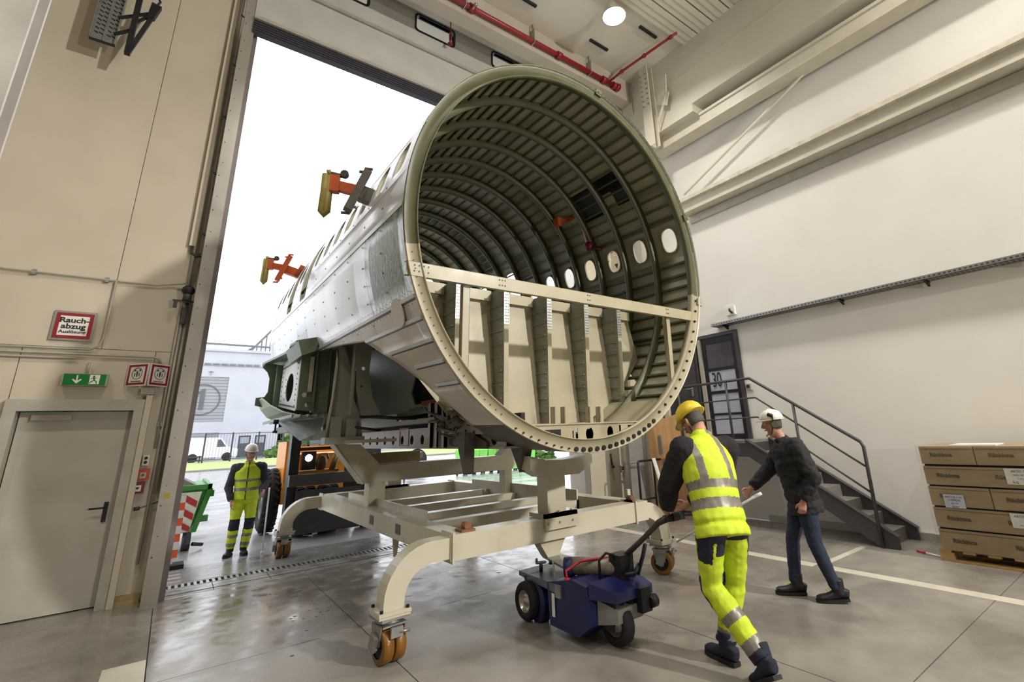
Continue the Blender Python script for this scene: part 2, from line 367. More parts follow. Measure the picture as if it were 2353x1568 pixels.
g=G(); g.box(8.26,8.36,-12,5.9,6.46,6.54); build('crane_rail',g,mat('worn_edge','#e0dac8',.35,0,'#b9b09b',7,.9),c2)
g=G(); g.box(8.60,8.66,-12,5.9,6.05,6.2); build('cable_duct',g,M_frame,c2)
# column with web, flanges, bolts and braces
co=S(thing('trim_8',None,None)); g=G(); g.box(8.36,8.66,7.02,7.05,0,10.1); g.box(8.36,8.385,6.9,7.2,0,10.1); g.box(8.63,8.66,6.9,7.2,0,10.1); build('column',g,M_steelw,co)
g=G(); g.hexa([(8.2,6.88,9.15),(8.66,6.88,9.15),(8.66,6.9,9.15),(8.2,6.9,9.15),(8.2,6.88,10.1),(8.66,6.88,10.1),(8.66,6.9,10.1),(8.2,6.9,10.1)]); build('end_plate',g,M_steelw,co)
g=G()
for k in range(7):
    for x in (8.27,8.58): g.bolt((x,6.86,9.2+.13*k),.02,.03,'y')
build('bolt_row',g,M_galv,co,kind='stuff')
g=G(); g.bar((8.3,6.2,9.9),(8.3,6.75,9.1),.08,.02); g.bar((8.3,6.15,10.1),(8.3,6.15,9.55),.1,.02); build('brace',g,M_steelw,co)
g=G(); g.prism([(8.28,6.05,9.6),(8.28,6.3,9.75),(8.28,6.45,9.4),(8.28,6.15,9.3)],(.02,0,0)); build('gusset',g,M_steelw,co)
g=G(); g.bar((8.5,5.9,6.75),(8.5,1.4,8.6),.05,.03); build('brace',g,M_steelw,co)
# two small ribs between top beams at the upper right
g=G(); g.bar((8.0,3.4,10.05),(6.2,2.6,10.05),.14,.2); g.bar((5.9,3.6,10.05),(8.0,3.0,10.05),.1,.14); beam(g,name='trim_9')
# steel column near the left edge
g=G(); g.box(-1.30,-1.12,4.0,4.03,0,10.1); g.box(-1.22,-1.20,4.03,4.2,0,10.1); g.box(-1.30,-1.12,4.2,4.23,0,10.1); beam(g,mat('bare_column','#c2bcb4',.3,.4,'#aaa39b',3,.9),'trim_10')
# alcove under the platform: plinth wall along right side
g=G(); g.box(8.60,8.66,-12,5.1,0,.1); S(build('baseboard_right',g,M_frame))
# ================================================================ personnel door on the left
dr=S(thing('door_2',None,None))
g=G(); g.box(-1.53,-1.43,8.0,8.22,0,2.3); g.box(-.43,-.33,8.0,8.22,0,2.3); g.box(-1.43,-.43,8.0,8.22,2.17,2.3); build('door_frame',g,M_frame,dr)
g=G(); g.box(-1.42,-.44,8.17,8.22,.012,2.165); lf=build('door_leaf',g,M_doorp,dr)
g=G(); g.box(-1.32,-.98,8.12,8.17,2.07,2.13); build('door_closer',g,M_frame,dr)
g=G(); g.box(-.535,-.495,8.155,8.17,.9,1.12); g.tube([(-.515,8.16,1.06),(-.515,8.1,1.06),(-.66,8.1,1.06)],.01,8); build('door_handle',g,M_black,lf)
g=G(); g.box(-.30,-.03,8.02,8.1,0,.09); g.box(-.28,-.05,7.98,8.02,0,.05); S(build('trim_11',g,mat('worn_yellow','#a98f4e',.6,0,'#8b8064',12,1.0)))
g=G(); g.box(-.33,-.27,7.96,8.1,0,2.35); S(build('trim_12',g,M_wall))
# ================================================================ raised door on the right wall
d2=S(thing('door_3',None,None))
g=G(); g.box(8.62,8.7,5.20,5.28,1.38,3.5); g.box(8.62,8.7,5.28,6.28,3.43,3.5); g.box(8.62,8.7,6.2,6.28,1.38,3.43); build('door_frame',g,M_anth,d2)
g=G(); g.box(8.72,9.8,5.28,6.3,1.38,1.40); g.box(9.75,9.8,5.2,7.3,1.38,3.5); g.box(8.72,9.8,7.25,7.3,1.38,3.5); g.box(8.72,9.8,5.22,7.3,3.44,3.5); g.box(9.0,9.8,5.2,5.24,1.38,3.5); build('corridor',g,M_wallR,d2)
# open door leaf folded outwards against the wall, with a round ornament ring
g=G(); g.box(8.585,8.625,6.28,7.2,1.42,3.42); lf2=build('door_leaf',g,M_anth,d2)
g=G(); g.lathe([(.16,0),(.16,-.012),(.185,-.012),(.185,0)],(8.585,6.78,2.78),'x',28); build('ring_print',g,mat('pale_ring','#9c9894',.5),lf2)
g=G(); g.lathe([(.15,0),(.15,-.006),(.0005,-.006)],(8.585,6.78,2.78),'x',28); build('round_print',g,mat('disc_grey','#6d6967',.5),lf2)
g=G(); g.box(8.57,8.585,6.36,6.40,2.28,2.50); g.tube([(8.58,6.38,2.43),(8.53,6.38,2.43),(8.53,6.52,2.43)],.011,8); build('door_handle',g,M_galv,lf2)
g=G(); g.box(8.64,8.68,5.28,6.06,1.40,1.5); g.box(8.64,8.68,5.28,6.06,3.3,3.43); g.box(8.64,8.68,5.28,5.36,1.5,3.3); g.box(8.64,8.68,5.98,6.06,1.5,3.3); g.box(8.64,8.68,5.36,5.98,2.74,2.80); g.box(8.64,8.68,5.36,5.98,2.28,2.34)
g.box(8.64,8.68,5.36,5.98,1.86,1.9); gl=build('glazed_leaf',g,M_black,d2)
g=G(); g.box(8.655,8.665,5.36,5.98,1.5,1.86); g.box(8.655,8.665,5.36,5.98,1.9,2.28); g.box(8.655,8.665,5.36,5.98,2.34,2.74); build('pane',g,mat('frosted','#b9bcc8',.4,0,'#a9acb8',4,.8,stretch=(1,1,12)),gl)
g=G(); g.box(8.655,8.665,5.36,5.98,2.80,3.3); build('pane',g,mat('dark_glass','#4a4446',.15),gl)
g=G(); g.box(8.6,8.65,6.07,6.15,1.42,3.42); build('door_post',g,M_frame,d2)
build('number_print',text_mesh('number_print','30',.42,Matrix(((0,0,-1,8.637),(-.55,0,0,5.80),(0,1,0,2.545),(0,0,0,1))),M_blk),None,gl)
# ================================================================ pavement and ground outside
M_pave=mat('wet_asphalt','#a9a8a8',.22,0,'#979697',1.4,1.0,bump=.12,bscale=9,rvar=.12)
out=S(thing('ground',None,None))
g=G(); g.box(-40,60,8.62,44,-.3,0); build('pavement',g,M_pave,out)
g=G(); g.box(-40,60,44,44.5,-.3,.1); build('kerb',g,mat('kerb','#84827e',.6),out)
g=G(); g.box(-40,60,44.5,66,-.3,.12); build('lawn',g,mat('lawn','#a9b378',.9,0,'#98a566',3,1.0,bump=.6,bscale=6),out)
g=G(); g.box(-40,90,66,95,-.3,.02); build('road',g,mat('road','#9b9a99',.35,0,'#8b8a89',2,1.0),out)
for k in range(9):
    for j in range(22):
        g=G(); x=.2+.30*j+(k%2)*.15; y=8.64+.11*k
        if x>6.6: continue
        g.box(x+.004,x+.296,y+.003,y+.107,0,.003)
        build('paving_stone',g,mat('wet_paver','#8b8783',.2,0,'#777370',3,1.0,rvar=.1),out)

g=G(); g.box(-8,.05,7.9,8.35,-.2,0); build('threshold_slab',g,M_floor,floor)
g=G(); g.box(-1.7,-.25,8.36,8.40,-.1,2.45); build('door_light_stop',g,M_anth,dr)  # added panel, blocks sky light leaking round the door leaf
# ================================================================ FUSELAGE SECTION (local frame: y along the axis, origin at the ring centre)
FUS=thing('aircraft_fuselage_section','open-ended aircraft fuselage barrel with bare green ribs, resting on the white wheeled frame','fuselage',(3.243,3.6,3.6),(.03,0,0))
RX,RZ=1.988,2.115; PITCH=.5525; LEN=7.15; F0=.04
def ell(th,d=0):
    t=math.radians(th); return (RX-d)*math.cos(t),(RZ-d)*math.sin(t)
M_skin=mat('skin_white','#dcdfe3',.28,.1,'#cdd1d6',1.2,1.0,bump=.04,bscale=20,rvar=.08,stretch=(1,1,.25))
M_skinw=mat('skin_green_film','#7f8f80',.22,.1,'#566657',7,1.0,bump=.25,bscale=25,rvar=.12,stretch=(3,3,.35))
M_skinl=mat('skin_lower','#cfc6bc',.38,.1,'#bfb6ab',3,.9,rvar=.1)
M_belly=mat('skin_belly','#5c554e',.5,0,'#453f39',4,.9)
def skin(name,t0,t1,ylo,yhi,mo,mi,cells=None,th=.006,mt=4.0):
    """double skin panel between angles t0..t1; ylo,yhi numbers or functions of the angle"""
    g=G(); nt=max(1,int(abs(t1-t0)/mt)); fl=ylo if callable(ylo) else (lambda a:ylo); fh=yhi if callable(yhi) else (lambda a:yhi); ny=8
    def grid(d,mi_):
        g.m=mi_; b=len(g.v)
        for i in range(nt+1):
            a=t0+(t1-t0)*i/nt; x,z=ell(a,d)
            for j in range(ny+1): g.v.append((x,fl(a)+(fh(a)-fl(a))*j/ny,z))
        for i in range(nt):
            for j in range(ny):
                p=b+i*(ny+1)+j; g.face((p,p+ny+1,p+ny+2,p+1),True)
        return b
    a=grid(0,0); c=grid(th,1)
    w=ny+1
    for i in range(nt): g.face((a+i*w,a+(i+1)*w,c+(i+1)*w,c+i*w)); g.face((a+i*w+ny,a+(i+1)*w+ny,c+(i+1)*w+ny,c+i*w+ny))
    for j in range(ny): g.face((a+j,a+j+1,c+j+1,c+j)); q=nt*w; g.face((a+q+j,a+q+j+1,c+q+j+1,c+q+j))
    return build(name,g.mesh(name,[mo,mi],False),None,FUS,True)
def window_cell(g,t0,t1,y0,y1,tc,yc,ht,hy,e=2.6,th=.006):
    """rect cell in (angle, y) with a superellipse hole of half sizes ht (deg), hy (m)"""
    per=[]; n=8
    for k in range(n): per.append((t0+(t1-t0)*k/n,y0))
    for k in range(n): per.append((t1,y0+(y1-y0)*k/n))
    for k in range(n): per.append((t1+(t0-t1)*k/n,y1))
    for k in range(n): per.append((t0,y1+(y0-y1)*k/n))
    N=len(per); hole=[]
    for (a,y) in per:
        u=(a-tc)/ht; v=(y-yc)/hy; r=(abs(u)**e+abs(v)**e)**(1/e); hole.append((tc+(a-tc)/r,yc+(y-yc)/r))
    idx=[]
    for d,mi_ in ((0,0),(th,1)):
        g.m=mi_; b=len(g.v); idx.append(b)
        for s in (0,.5,1):
            for p,h in zip(per,hole):
                a=p[0]+(h[0]-p[0])*s; y=p[1]+(h[1]-p[1])*s; x,z=ell(a,d); g.v.append((x,y,z))
        for s in range(2):
            for k in range(N):
                k2=(k+1)%N; g.face((b+s*N+k,b+s*N+k2,b+(s+1)*N+k2,b+(s+1)*N+k),True)
    g.m=1; a,c=idx
    for k in range(N): k2=(k+1)%N; g.face((a+2*N+k,a+2*N+k2,c+2*N+k2,c+2*N+k))
    return hole
WC=[.315+PITCH*k for k in range(13)]          # window bay centres (local y)
TCR=16.0; 
def band(side):
    s=1 if side=='r' else -1
    A=lambda a: a if s>0 else 180-a
    for k in range(13):
        y0=WC[k]-PITCH/2; y1=WC[k]+PITCH/2
        if k==0: y0=0
        if k==12: y1=LEN
        if k in (7,9): pass
        g=G(); t0,t1=A(9.0),A(23.0)
        if k in (7,9):
            g=G(); hole=window_cell(g,A(0),A(36),y0,y1,A(15),WC[k],15.2,.235,4.5)
            o=build('window_panel',g.mesh('window_panel',[M_skin,M_prim],False),None,FUS,True)
            lip(o,hole,.05); continue
        hole=window_cell(g,t0,t1,y0,y1,A(TCR),WC[k],4.6,.118)
        o=build('window_panel',g.mesh('window_panel',[M_skin,M_prim],False),None,FUS,True)
        lip(o,hole,.028)

def lip(parent,hole,w):
    g=G(); N=len(hole); c=(sum(h[0] for h in hole)/N,sum(h[1] for h in hole)/N); b=len(g.v)
    for d,f in ((.006,1.0),(.03,1.0),(.03,1+w*4.2),(.014,1+w*5.2)):
        for (a,y) in hole:
            x,z=ell(c[0]+(a-c[0])*f,d); g.v.append((x,c[1]+(y-c[1])*f,z))
    for i in range(3):
        for k in range(N): k2=(k+1)%N; g.face((b+i*N+k,b+i*N+k2,b+(i+1)*N+k2,b+(i+1)*N+k),True)
    build('window_frame',g,M_prim,parent,True)
band('r'); band('l')
for s_ in (1,-1):
    for (a,b) in ((0,6),(8,8),(10,12)):
        y0=WC[a]-PITCH/2 if a else 0; y1=WC[b]+PITCH/2 if b<12 else LEN
        for q0,q1 in ((0,9),(23,36)): skin('skin_panel',q0 if s_>0 else 180-q0,q1 if s_>0 else 180-q1,y0,y1,M_skin,M_prim,mt=3)
# crown and sides
for (a,b) in ((36,62),(62,90),(90,118),(118,144)):
    for (y0,y1) in ((0,2.4),(2.403,4.8),(4.803,LEN)): skin('skin_panel',a,b,y0,y1,M_skin,M_prim)
# left: film-covered panel by the ring, white behind
skin('skin_panel',180,202,.0,1.05,M_skinw,M_prim); skin('skin_panel',180,202,1.053,4.2,M_skin,M_prim); skin('skin_panel',180,202,4.203,LEN,M_skin,M_prim)
skin('skin_panel',-22,0,.0,3.4,M_skin,M_prim); skin('skin_panel',-22,0,3.403,LEN,M_skin,M_prim)
# lower lobes with the wheel-well cut-out
CUT=[(202,3.9),(204.6,2.47),(206.9,1.54),(210.6,1.29),(216,.93),(223,.66),(233.6,.54),(241.8,.58),(250.8,.72),(262,.98),(270,1.05)]
def ycut(a):
    if a<180 : a=540-a if a>0 else 180-a     # mirror to the left side
    a=a if a>=202 else 202
    for (p,q),(r,s) in zip(CUT,CUT[1:]):
        if p<=a<=r: return q+(s-q)*(a-p)/(r-p)
    return CUT[-1][1]
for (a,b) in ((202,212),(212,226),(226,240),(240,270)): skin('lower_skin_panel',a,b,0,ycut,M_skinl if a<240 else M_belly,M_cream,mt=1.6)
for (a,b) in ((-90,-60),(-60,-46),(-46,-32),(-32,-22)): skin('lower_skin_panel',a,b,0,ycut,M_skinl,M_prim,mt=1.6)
# lap joints and doublers outside
for th,y0,y1,t in ((202,.02,3.5,.010),(207,.02,1.5,.012),(212.5,.02,1.0,.014),(218,.02,.62,.012),(224,.02,.45,.012),(180,.02,LEN,.004),(144,.02,LEN,.004),(36,.02,LEN,.004)):
    g=G(); x,z=ell(th,-t/2); x2,z2=ell(th+.9,-t/2); g.bar((x,y0,z),(x,y1,z),.03 if t>.006 else .05,t,up=(x,0,z)); o=build('lap_strip',g,M_skin if th>200 else M_skin,FUS,True)
    if t>.006:
        g=G(); x3,z3=ell(th+.75,-.001); g.bar((x3,y0,z3),(x3,y1,z3),.012,.004,up=(x,0,z)); build('strip_joint',g,M_anth,o,True)
# round doubler on the lower left
g=G(); x,z=ell(204,-.008); g.tube([(x,.42,z),(x-.012,.42,z-.004)],.13,28); o=build('round_doubler',g,M_skinl,FUS,True)
# rivet holes on the outer skin
g=G()
for k in range(12):
    for a in (170,176,182,188,193,198,204):
        for dy in (-.02,):
            x,z=ell(a,-.001); y=WC[k]+PITCH/2+dy
            if y<LEN-.1: g.tube([(x,y,z),(x-.002,y,z)],.011,6)
for k in range(40):
    for a in (200.6,203.4):
        x,z=ell(a,-.001); g.tube([(x,.1+.09*k,z),(x-.002,.1+.09*k,z)],.005,5)
build('rivet_holes',g,M_black,FUS,True,kind='stuff')
# frames (ring ribs) : shared mesh
def ring(t0,t1,prof,n=96):
    """prof: list of (depth inwards, y)"""
    g=G(); K=len(prof); full=abs(t1-t0)>=359.9; M=n if full else n+1
    for i in range(M):
        a=t0+(t1-t0)*i/n
        for d,y in prof: x,z=ell(a,d); g.v.append((x,y,z))
    for i in range(n):
        i2=(i+1)%M
        for k in range(K-1): g.face((i*K+k,i2*K+k,i2*K+k+1,i*K+k+1),True)
    return g
cprof=[(.006,0),(.03,0),(.035,0),(.115,0),(.118,.003),(.118,.034),(.122,.034),(.122,-.002),(.035,-.004),(.006,-.004)]
fr_up=ring(-22,202,cprof,90).mesh('frame',[M_primf],False)
fr_full=ring(-90,270,cprof,120).mesh('frame',[M_primf],False)
FY=[F0+PITCH*k for k in range(13)]
for k,y in enumerate(FY):
    if k==0: continue
    o=place('frame',fr_full if k in (1,) else fr_up,FUS,(0,y,0))
    # rivet row on the web, bright dots
    if k in (4,5,6,7,8,9,10,11):
        g=G()
        for i in range(66):
            a=-15+i*3.2; x,z=ell(a,.095); g.tube([(x,-.003,z),(x,-.007,z)],.007,5)
        rv=build('rivet_row',g,M_galv,o,True,kind='stuff') if k==4 else place('rivet_row',bpy.data.meshes['rivet_row'],o,(0,0,0))
        rv['kind']='stuff'
# stringers : shared Z-profile mesh, broken for the window band
def stringer(y0,y1,nm):
    g=G(); g.hexa([(-.014,y0,.0),(-.011,y0,.0),(-.011,y1,.0),(-.014,y1,.0),(-.014,y0,.032),(-.011,y0,.032),(-.011,y1,.032),(-.014,y1,.032)])
    g.box(-.014,.014,y0,y1,.030,.034); return g.mesh(nm,[M_primf])  # dark frame olive stands in for the shadow lines along the stringers
st_full=stringer(.03,LEN-.03,'stringer')
def put_str(a,me):
    x,z=ell(a,.005); n=Vector((-math.cos(math.radians(a))/RX,0,-math.sin(math.radians(a))/RZ)).normalized()
    rot=math.atan2(n.x,n.z); return place('stringer',me,FUS,(x,0,z),(0,rot,0))
a=-21
while a<202:
    if not (8<a<24 or 156<a<172): put_str(a,st_full)
    a+=4.55
st_low=stringer(.03,1.0,'stringer')
for a in range(-88,-22,5): put_str(a,st_low)
# end ring: broad flange band, upper part olive, lower part cream with holes
eprof=[(-.004,-.012),(.0,-.03),(.0,.004),(.004,.006),(.118,.006),(.118,-.012),(.126,-.012),(.126,.07),(.118,.07),(.118,.012),(.006,.012)]
up=ring(-8,190,eprof,110); build('end_frame',up.mesh('end_frame',[M_primf],False),None,FUS,True)
lo=ring(190,352,eprof,90); lowf=build('end_frame',lo.mesh('end_frame',[M_cream],False),None,FUS,True)
g=G()
for i in range(34):
    a=-58+i*4.0 if i<13 else None
    if a is not None: x,z=ell(a,.055); g.tube([(x,.004,z),(x,-.006-.006,z)],.014,8)
for i in range(22):
    a=-62-i*2.6; x,z=ell(a,.03); g.tube([(x,.004,z),(x,-.012,z)],.022 if i<14 else .008,10)
for a in range(192,240,2): x,z=ell(a,.06); g.tube([(x,.0,z),(x,-.004,z)],.006,5)
build('fastener_holes',g,M_black,lowf,True,kind='stuff')
for a,m in ((80,M_primf),(22,M_primf),(-10,M_cream)):
    x,z=ell(a,0); t=math.radians(a); g=G(); n=Vector((math.cos(t),0,math.sin(t))); s=Vector((-math.sin(t),0,math.cos(t))); c=Vector((x,0,z))
    P=[c-s*.045-n*.03,c+s*.045-n*.03,c+s*.045+n*.055,c-s*.045+n*.055]; g.prism([p+Vector((0,-.02,0)) for p in P],(0,.02,0)); q=c+n*.02; g.tube([(q.x,-.024,q.z),(q.x,-.02,q.z)],.01,8); build('lug',g,m,FUS,True)
# dark patch panels at the upper right interior
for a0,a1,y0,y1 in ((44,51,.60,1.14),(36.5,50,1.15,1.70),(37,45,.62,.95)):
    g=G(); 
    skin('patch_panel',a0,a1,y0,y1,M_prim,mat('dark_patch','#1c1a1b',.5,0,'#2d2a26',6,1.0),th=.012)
# bottom web plate of the ring with cut-outs
zc=1.757-3.6
def arc_pts(z0,d,n=40):
    a0=math.degrees(math.asin(max(-1,z0/(RZ-d)))); return [ell(a0+( -180-2*a0)*i/n,d) for i in range(n+1)]
bot=arc_pts(zc,.05)
loops=[bot]
for x0,x1,z0,z1 in ((-.62,-.34,-1.965,-1.89),(-.16,-.13,-2.03,-1.88),(-.20,-.185,-2.03,-1.90),(.43,.455,-1.99,-1.87),(.56,.78,-1.935,-1.875)): loops.append(rect(x0,x1,z0,z1))
loops+= [circ(.02,-1.945,.05,20,.066),circ(.30,-1.94,.042,18,.062)]
build('keel_web',plate_mesh('keel_web',loops,.006,XZ(.05),M_cream),None,FUS,True)
g=G(); g.box(-.80,.85,.03,.10,zc-.006,zc+.006); build('keel_chord',g,M_cream,FUS,True)
for x in (-.42,-.30,.02,.16):
    g=G(); g.box(x,x+.014,.04,.10,zc,zc+.16); g.box(x,x+.05,.04,.046,zc,zc+.16); build('keel_cleat',g,M_cream,FUS,True)
# sloping side floors of the ring bay (cream)
g=G(); g.hexa([(-1.2,.05,-1.60),(-.8,.05,-1.85),(-.8,.95,-1.85),(-1.2,.95,-1.60),(-1.2,.05,-1.59),(-.8,.05,-1.84),(-.8,.95,-1.84),(-1.2,.95,-1.59)]); build('bilge_plate',g,M_cream,FUS,True)
g=G(); g.hexa([(.8,.05,-1.85),(1.15,.05,-1.62),(1.15,.95,-1.62),(.8,.95,-1.85),(.8,.05,-1.84),(1.15,.05,-1.61),(1.15,.95,-1.61),(.8,.95,-1.84)]); build('bilge_plate',g,M_cream,FUS,True)
g=G(); g.box(-.8,.8,.1,.98,-1.85,-1.84); build('bay_floor',g,M_cream,FUS,True)
# floor crossbeam at the ring
def crossbeam(y,m,hw=1.95,z=-.51):
    g=G(); g.box(-hw,hw,y,y+.006,z-.115,z); g.box(-hw,hw,y-.0,y+.05,z-.004,z); g.box(-hw,hw,y-.0,y+.05,z-.12,z-.115); return g
g=crossbeam(.0,None,1.93); cb=build('floor_crossbeam',g,M_cream,FUS,True)
g=G()
for x in (-1.86,-1.82,-1.78,-1.74,-1.05,-1.02,-.99,0.03,0.06,1.3,1.33):
    for z in (-.54,-.59): g.tube([(x,.0,z),(x,-.003,z)],.008,6)
build('bolt_holes',g,M_black,cb,True,kind='stuff')
for k in range(2,12):
    y=FY[k]; g=crossbeam(y,None,1.80,-.42); build('floor_crossbeam',g,M_grprim,FUS,True)
for x in (-1.35,-.62,.62,1.35):
    g=G(); g.box(x-.03,x+.03,1.08,LEN-.2,-.42,-.39); build('seat_track',g,M_grprim,FUS,True)
# vertical struts between crossbeam and ring
for x,zb in ((-1.36,-1.50),(1.37,-1.48)):
    g=G(); g.box(x-.035,x-.029,.045,.10,zb,-.62); g.box(x-.035,x+.035,.045,.05,zb,-.62); g.box(x+.029,x+.035,.045,.10,zb,-.62); build('strut',g,M_cream,FUS,True)
# pressure bulkhead with vertical beams (front faces at y .75, wall at y 1.05)
BX=[-1.70,-1.12,-.54,.05,.63,1.20,1.72]
YB0,YB1=.75,1.06
for i in range(len(BX)-1):
    x0,x1=BX[i],BX[i+1]; zt=-.43
    zb=-math.sqrt(max(0,1-(max(abs(x0),abs(x1))-.02)**2/(RX-.03)**2))*(RZ-.03); zb=max(zb,-1.84)
    zb2=-math.sqrt(max(0,1-(min(abs(x0),abs(x1)) if x0*x1>0 else 0)**2/(RX-.03)**2))*(RZ-.03); zb2=max(zb2,-1.84)
    L_,R_=(zb,zb2) if abs(x0)>abs(x1) else (zb2,zb)
    if i==2: L_,R_=zb2,zb2
    g=G(); g.hexa([(x0+.004,YB1-.16,L_),(x1-.004,YB1-.16,R_),(x1-.004,YB1-.154,R_),(x0+.004,YB1-.154,L_),(x0+.004,YB1,zt),(x1-.004,YB1,zt),(x1-.004,YB1+.006,zt),(x0+.004,YB1+.006,zt)])
    bp=build('bulkhead_panel',g,M_cream,FUS,True)
    g=G()
    for (dx,dz) in ((.07,-.09),(.16,-.09),(.13,-.33),(.03,-.28)):
        if i%2==1 or dz>-.2: g.tube([(x0+.05+dx,YB1-.02+dz*.11,zt+dz),(x0+.05+dx,YB1-.03+dz*.11,zt+dz)],.02 if dx>.1 else .012,10)
    build('bulkhead_holes',g,M_black,bp,True,kind='stuff')
    g=G(); g.box(x0+.02,x1-.02,YB1-.06,YB1-.01,zt-.04,zt+.08); build('upper_cleat',g,M_cream,FUS,True)
for i,x in enumerate(BX[:-1]):
    zb=-math.sqrt(1-min(.99,(abs(x)/(RX-.05))**2))*(RZ-.05); zb=max(zb,-1.84); zt=-.36
    g=G(); g.hexa([(x-.003,YB0,zb),(x+.003,YB0,zb),(x+.003,YB1-.14,zb),(x-.003,YB1-.14,zb),(x-.003,YB0,zt),(x+.003,YB0,zt),(x+.003,YB1,zt),(x-.003,YB1,zt)])
    bb=build('bulkhead_beam',g,[M_grprim],FUS,True)
    g=G(); g.box(x-.003,x+.055,YB0-.006,YB0,zb,zt); build('beam_flange',g,M_cream,bb,True)
    g=G(); g.box(x-.008,x+.06,YB0-.012,YB0-.006,-.78,zt+.02)
    for r in range(11):
        for c in range(3): g.m=1; g.bolt((x+.006+.02*c,YB0-.016,-.75+.034*r),.005,.004,'y')
    build('splice_plate',g,[M_galv,M_black],bb,True)
    g=G(); 
    for r in range(26):
        z=zb+.05+(zt-zb-.1)*r/25
        for q in (.03,.06): g.tube([(x-.003,YB0+q,z),(x-.006,YB0+q,z)],.004,5)
    build('rivet_rows',g,M_black,bb,True,kind='stuff')
    g=G()
    for r in range(9):
        z=-1.72+.145*r
        if z<zb: continue
        g.box(x-.02,x-.003,YB0+.03,YB1-.12+.012*r,z,z+.012)
    build('web_stiffeners',g,M_grprim,bb,True,kind='stuff')
g=G(); g.prism([(-.52,1.1,-.42),(.0,1.1,-.42),(-.08,1.5,-.30),(-.40,1.5,-.30)],(0,0,.03)); build('access_plate',g,M_grprim,FUS,True)
# ------------------------------------------------ wheel well, keel beam, wing box (world coordinates)
def fb(name,g,m,par=None,**kw):
    me=g if isinstance(g,bpy.types.Mesh) else g.mesh(name,m)
    M=Matrix.Translation((3.243,3.6,3.6))@Matrix.Rotation(.03,4,'X'); me.transform(M.inverted()); return build(name,me,None,par or FUS,True,**kw)
# well side wall with dark opening
ol=[(4.75,2.02),(9.7,1.95),(9.7,3.45),(4.75,3.3)]; hole=[(5.55,2.13),(6.6,2.13),(6.75,2.3),(6.6,2.6),(6.2,2.75),(5.55,2.75)]
fb('wheel_well_wall',plate_mesh('wheel_well_wall',[ol,hole],.02,YZ(2.62),M_grprim),None)
g=G(); g.box(2.75,2.8,5,7.4,1.9,3.2); fb('well_lining',g,M_dark)
g=G(); g.box(2.585,2.605,5.2,6.3,2.03,2.07); g.box(2.585,2.605,6.3,6.75,2.05,2.085); fb('well_ledge',g,M_primf)
g=G(); g.box(2.60,2.608,5.75,6.35,2.10,2.16); fb('placard',g,mat('rust_red_placard','#8a3a22',.6))
g=G(); g.box(1.5,2.62,4.68,9.7,3.26,3.3); fb('well_roof',g,M_grprim)
g=G(); g.box(1.32,4.98,9.4,9.45,2.02,2.95); fb('front_spar',g,M_dgreen)
g=G(); g.box(2.62,4.9,4.7,4.74,1.9,3.1); fb('well_end_plate',g,M_primf)
g=G(); g.hexa([(2.6,6.9,2.0),(2.6,7.0,2.0),(2.6,9.6,1.86),(2.6,9.6,1.8),(2.3,6.9,2.0),(2.3,7.0,2.0),(2.3,9.6,1.86),(2.3,9.6,1.8)])
g=G(); g.box(2.40,2.60,5.3,9.8,1.86,1.92); g.box(2.40,2.44,6.7,9.7,1.92,2.02); fb('lower_longeron',g,M_grprim)
# keel beam with lightening holes
hs=[circ(5.9+.36*k,1.665,.062,16) for k in range(9)]+[circ(4.42+.33*k,1.655,.068,18) for k in range(4)]
fb('keel_beam_web',plate_mesh('keel_beam_web',[rect(4.2,9.8,1.57,1.80)]+hs,.012,YZ(2.6),M_cream if False else mat('keel_grey','#aaa5a0',.45,0,'#958f89',4,.9)),None)
g=G(); g.box(2.62,2.9,4.3,9.8,1.55,1.57); g.box(2.58,2.72,4.2,9.8,1.555,1.575); g.box(2.58,2.72,4.2,9.8,1.795,1.81); fb('keel_beam_chord',g,mat('keel_grey','#8f8a86'))
g=G(); g.box(2.85,2.9,4.3,9.8,1.57,1.9); fb('keel_beam_back',g,M_dark)
g=G(); g.box(2.592,2.598,6.45,6.95,1.59,1.80); fb('pink_marking',plate_mesh('pink_marking',[rect(6.72,7.08,1.585,1.83),rect(6.74,7.06,1.60,1.81)],.004,YZ(2.59),mat('pink_marker','#c96a72',.6)),None)
for y in (5.35,5.55,5.75): g=G(); g.box(2.50,2.60,y,y+.05,1.57,2.1); g.box(2.5,2.52,y,y+.12,1.57,2.1); fb('keel_post',g,mat('keel_grey','#8f8a86'))
g=G(); g.prism([(2.5,4.9,2.08),(2.5,5.5,2.08),(2.5,5.3,1.72),(2.5,4.5,1.70),(2.5,4.35,1.8)],(.03,0,0)); fb('keel_gusset',g,mat('keel_grey','#8f8a86'))
# tangled cut pipes and brackets behind the ring's lower skin
g=G()
for k in range(26):
    x=random.uniform(2.15,2.5); y=4.35+random.uniform(0,.75); z=1.66+(x-2.5)*-.5+random.uniform(0,.14); g.tube([(x,y,z),(x+random.uniform(-.08,.08),y+random.uniform(.05,.2),z+random.uniform(-.06,.06)),(x+random.uniform(-.1,.1),y+.25,z+random.uniform(-.03,.1))],random.uniform(.008,.022),7)
fb('cut_pipes',g,M_belly,kind='stuff')
g=G(); g.prism([(2.42,4.72,1.72),(2.42,4.95,1.72),(2.46,4.82,1.30)],(.12,0,0)); fb('support_foot',g,M_belly)
g=G(); g.prism([(2.9,4.35,1.56),(2.9,4.6,1.56),(2.93,4.48,1.30)],(.12,0,0)); fb('support_foot',g,M_belly)
# belly fairing remnant behind the ring bottom
g=G(); g.hexa([(2.55,4.5,1.56),(3.9,4.5,1.56),(3.9,5.4,1.60),(2.55,5.4,1.60),(2.55,4.5,1.62),(3.9,4.5,1.62),(3.9,5.4,1.9),(2.55,5.4,1.9)]); fb('belly_plate',g,M_belly)
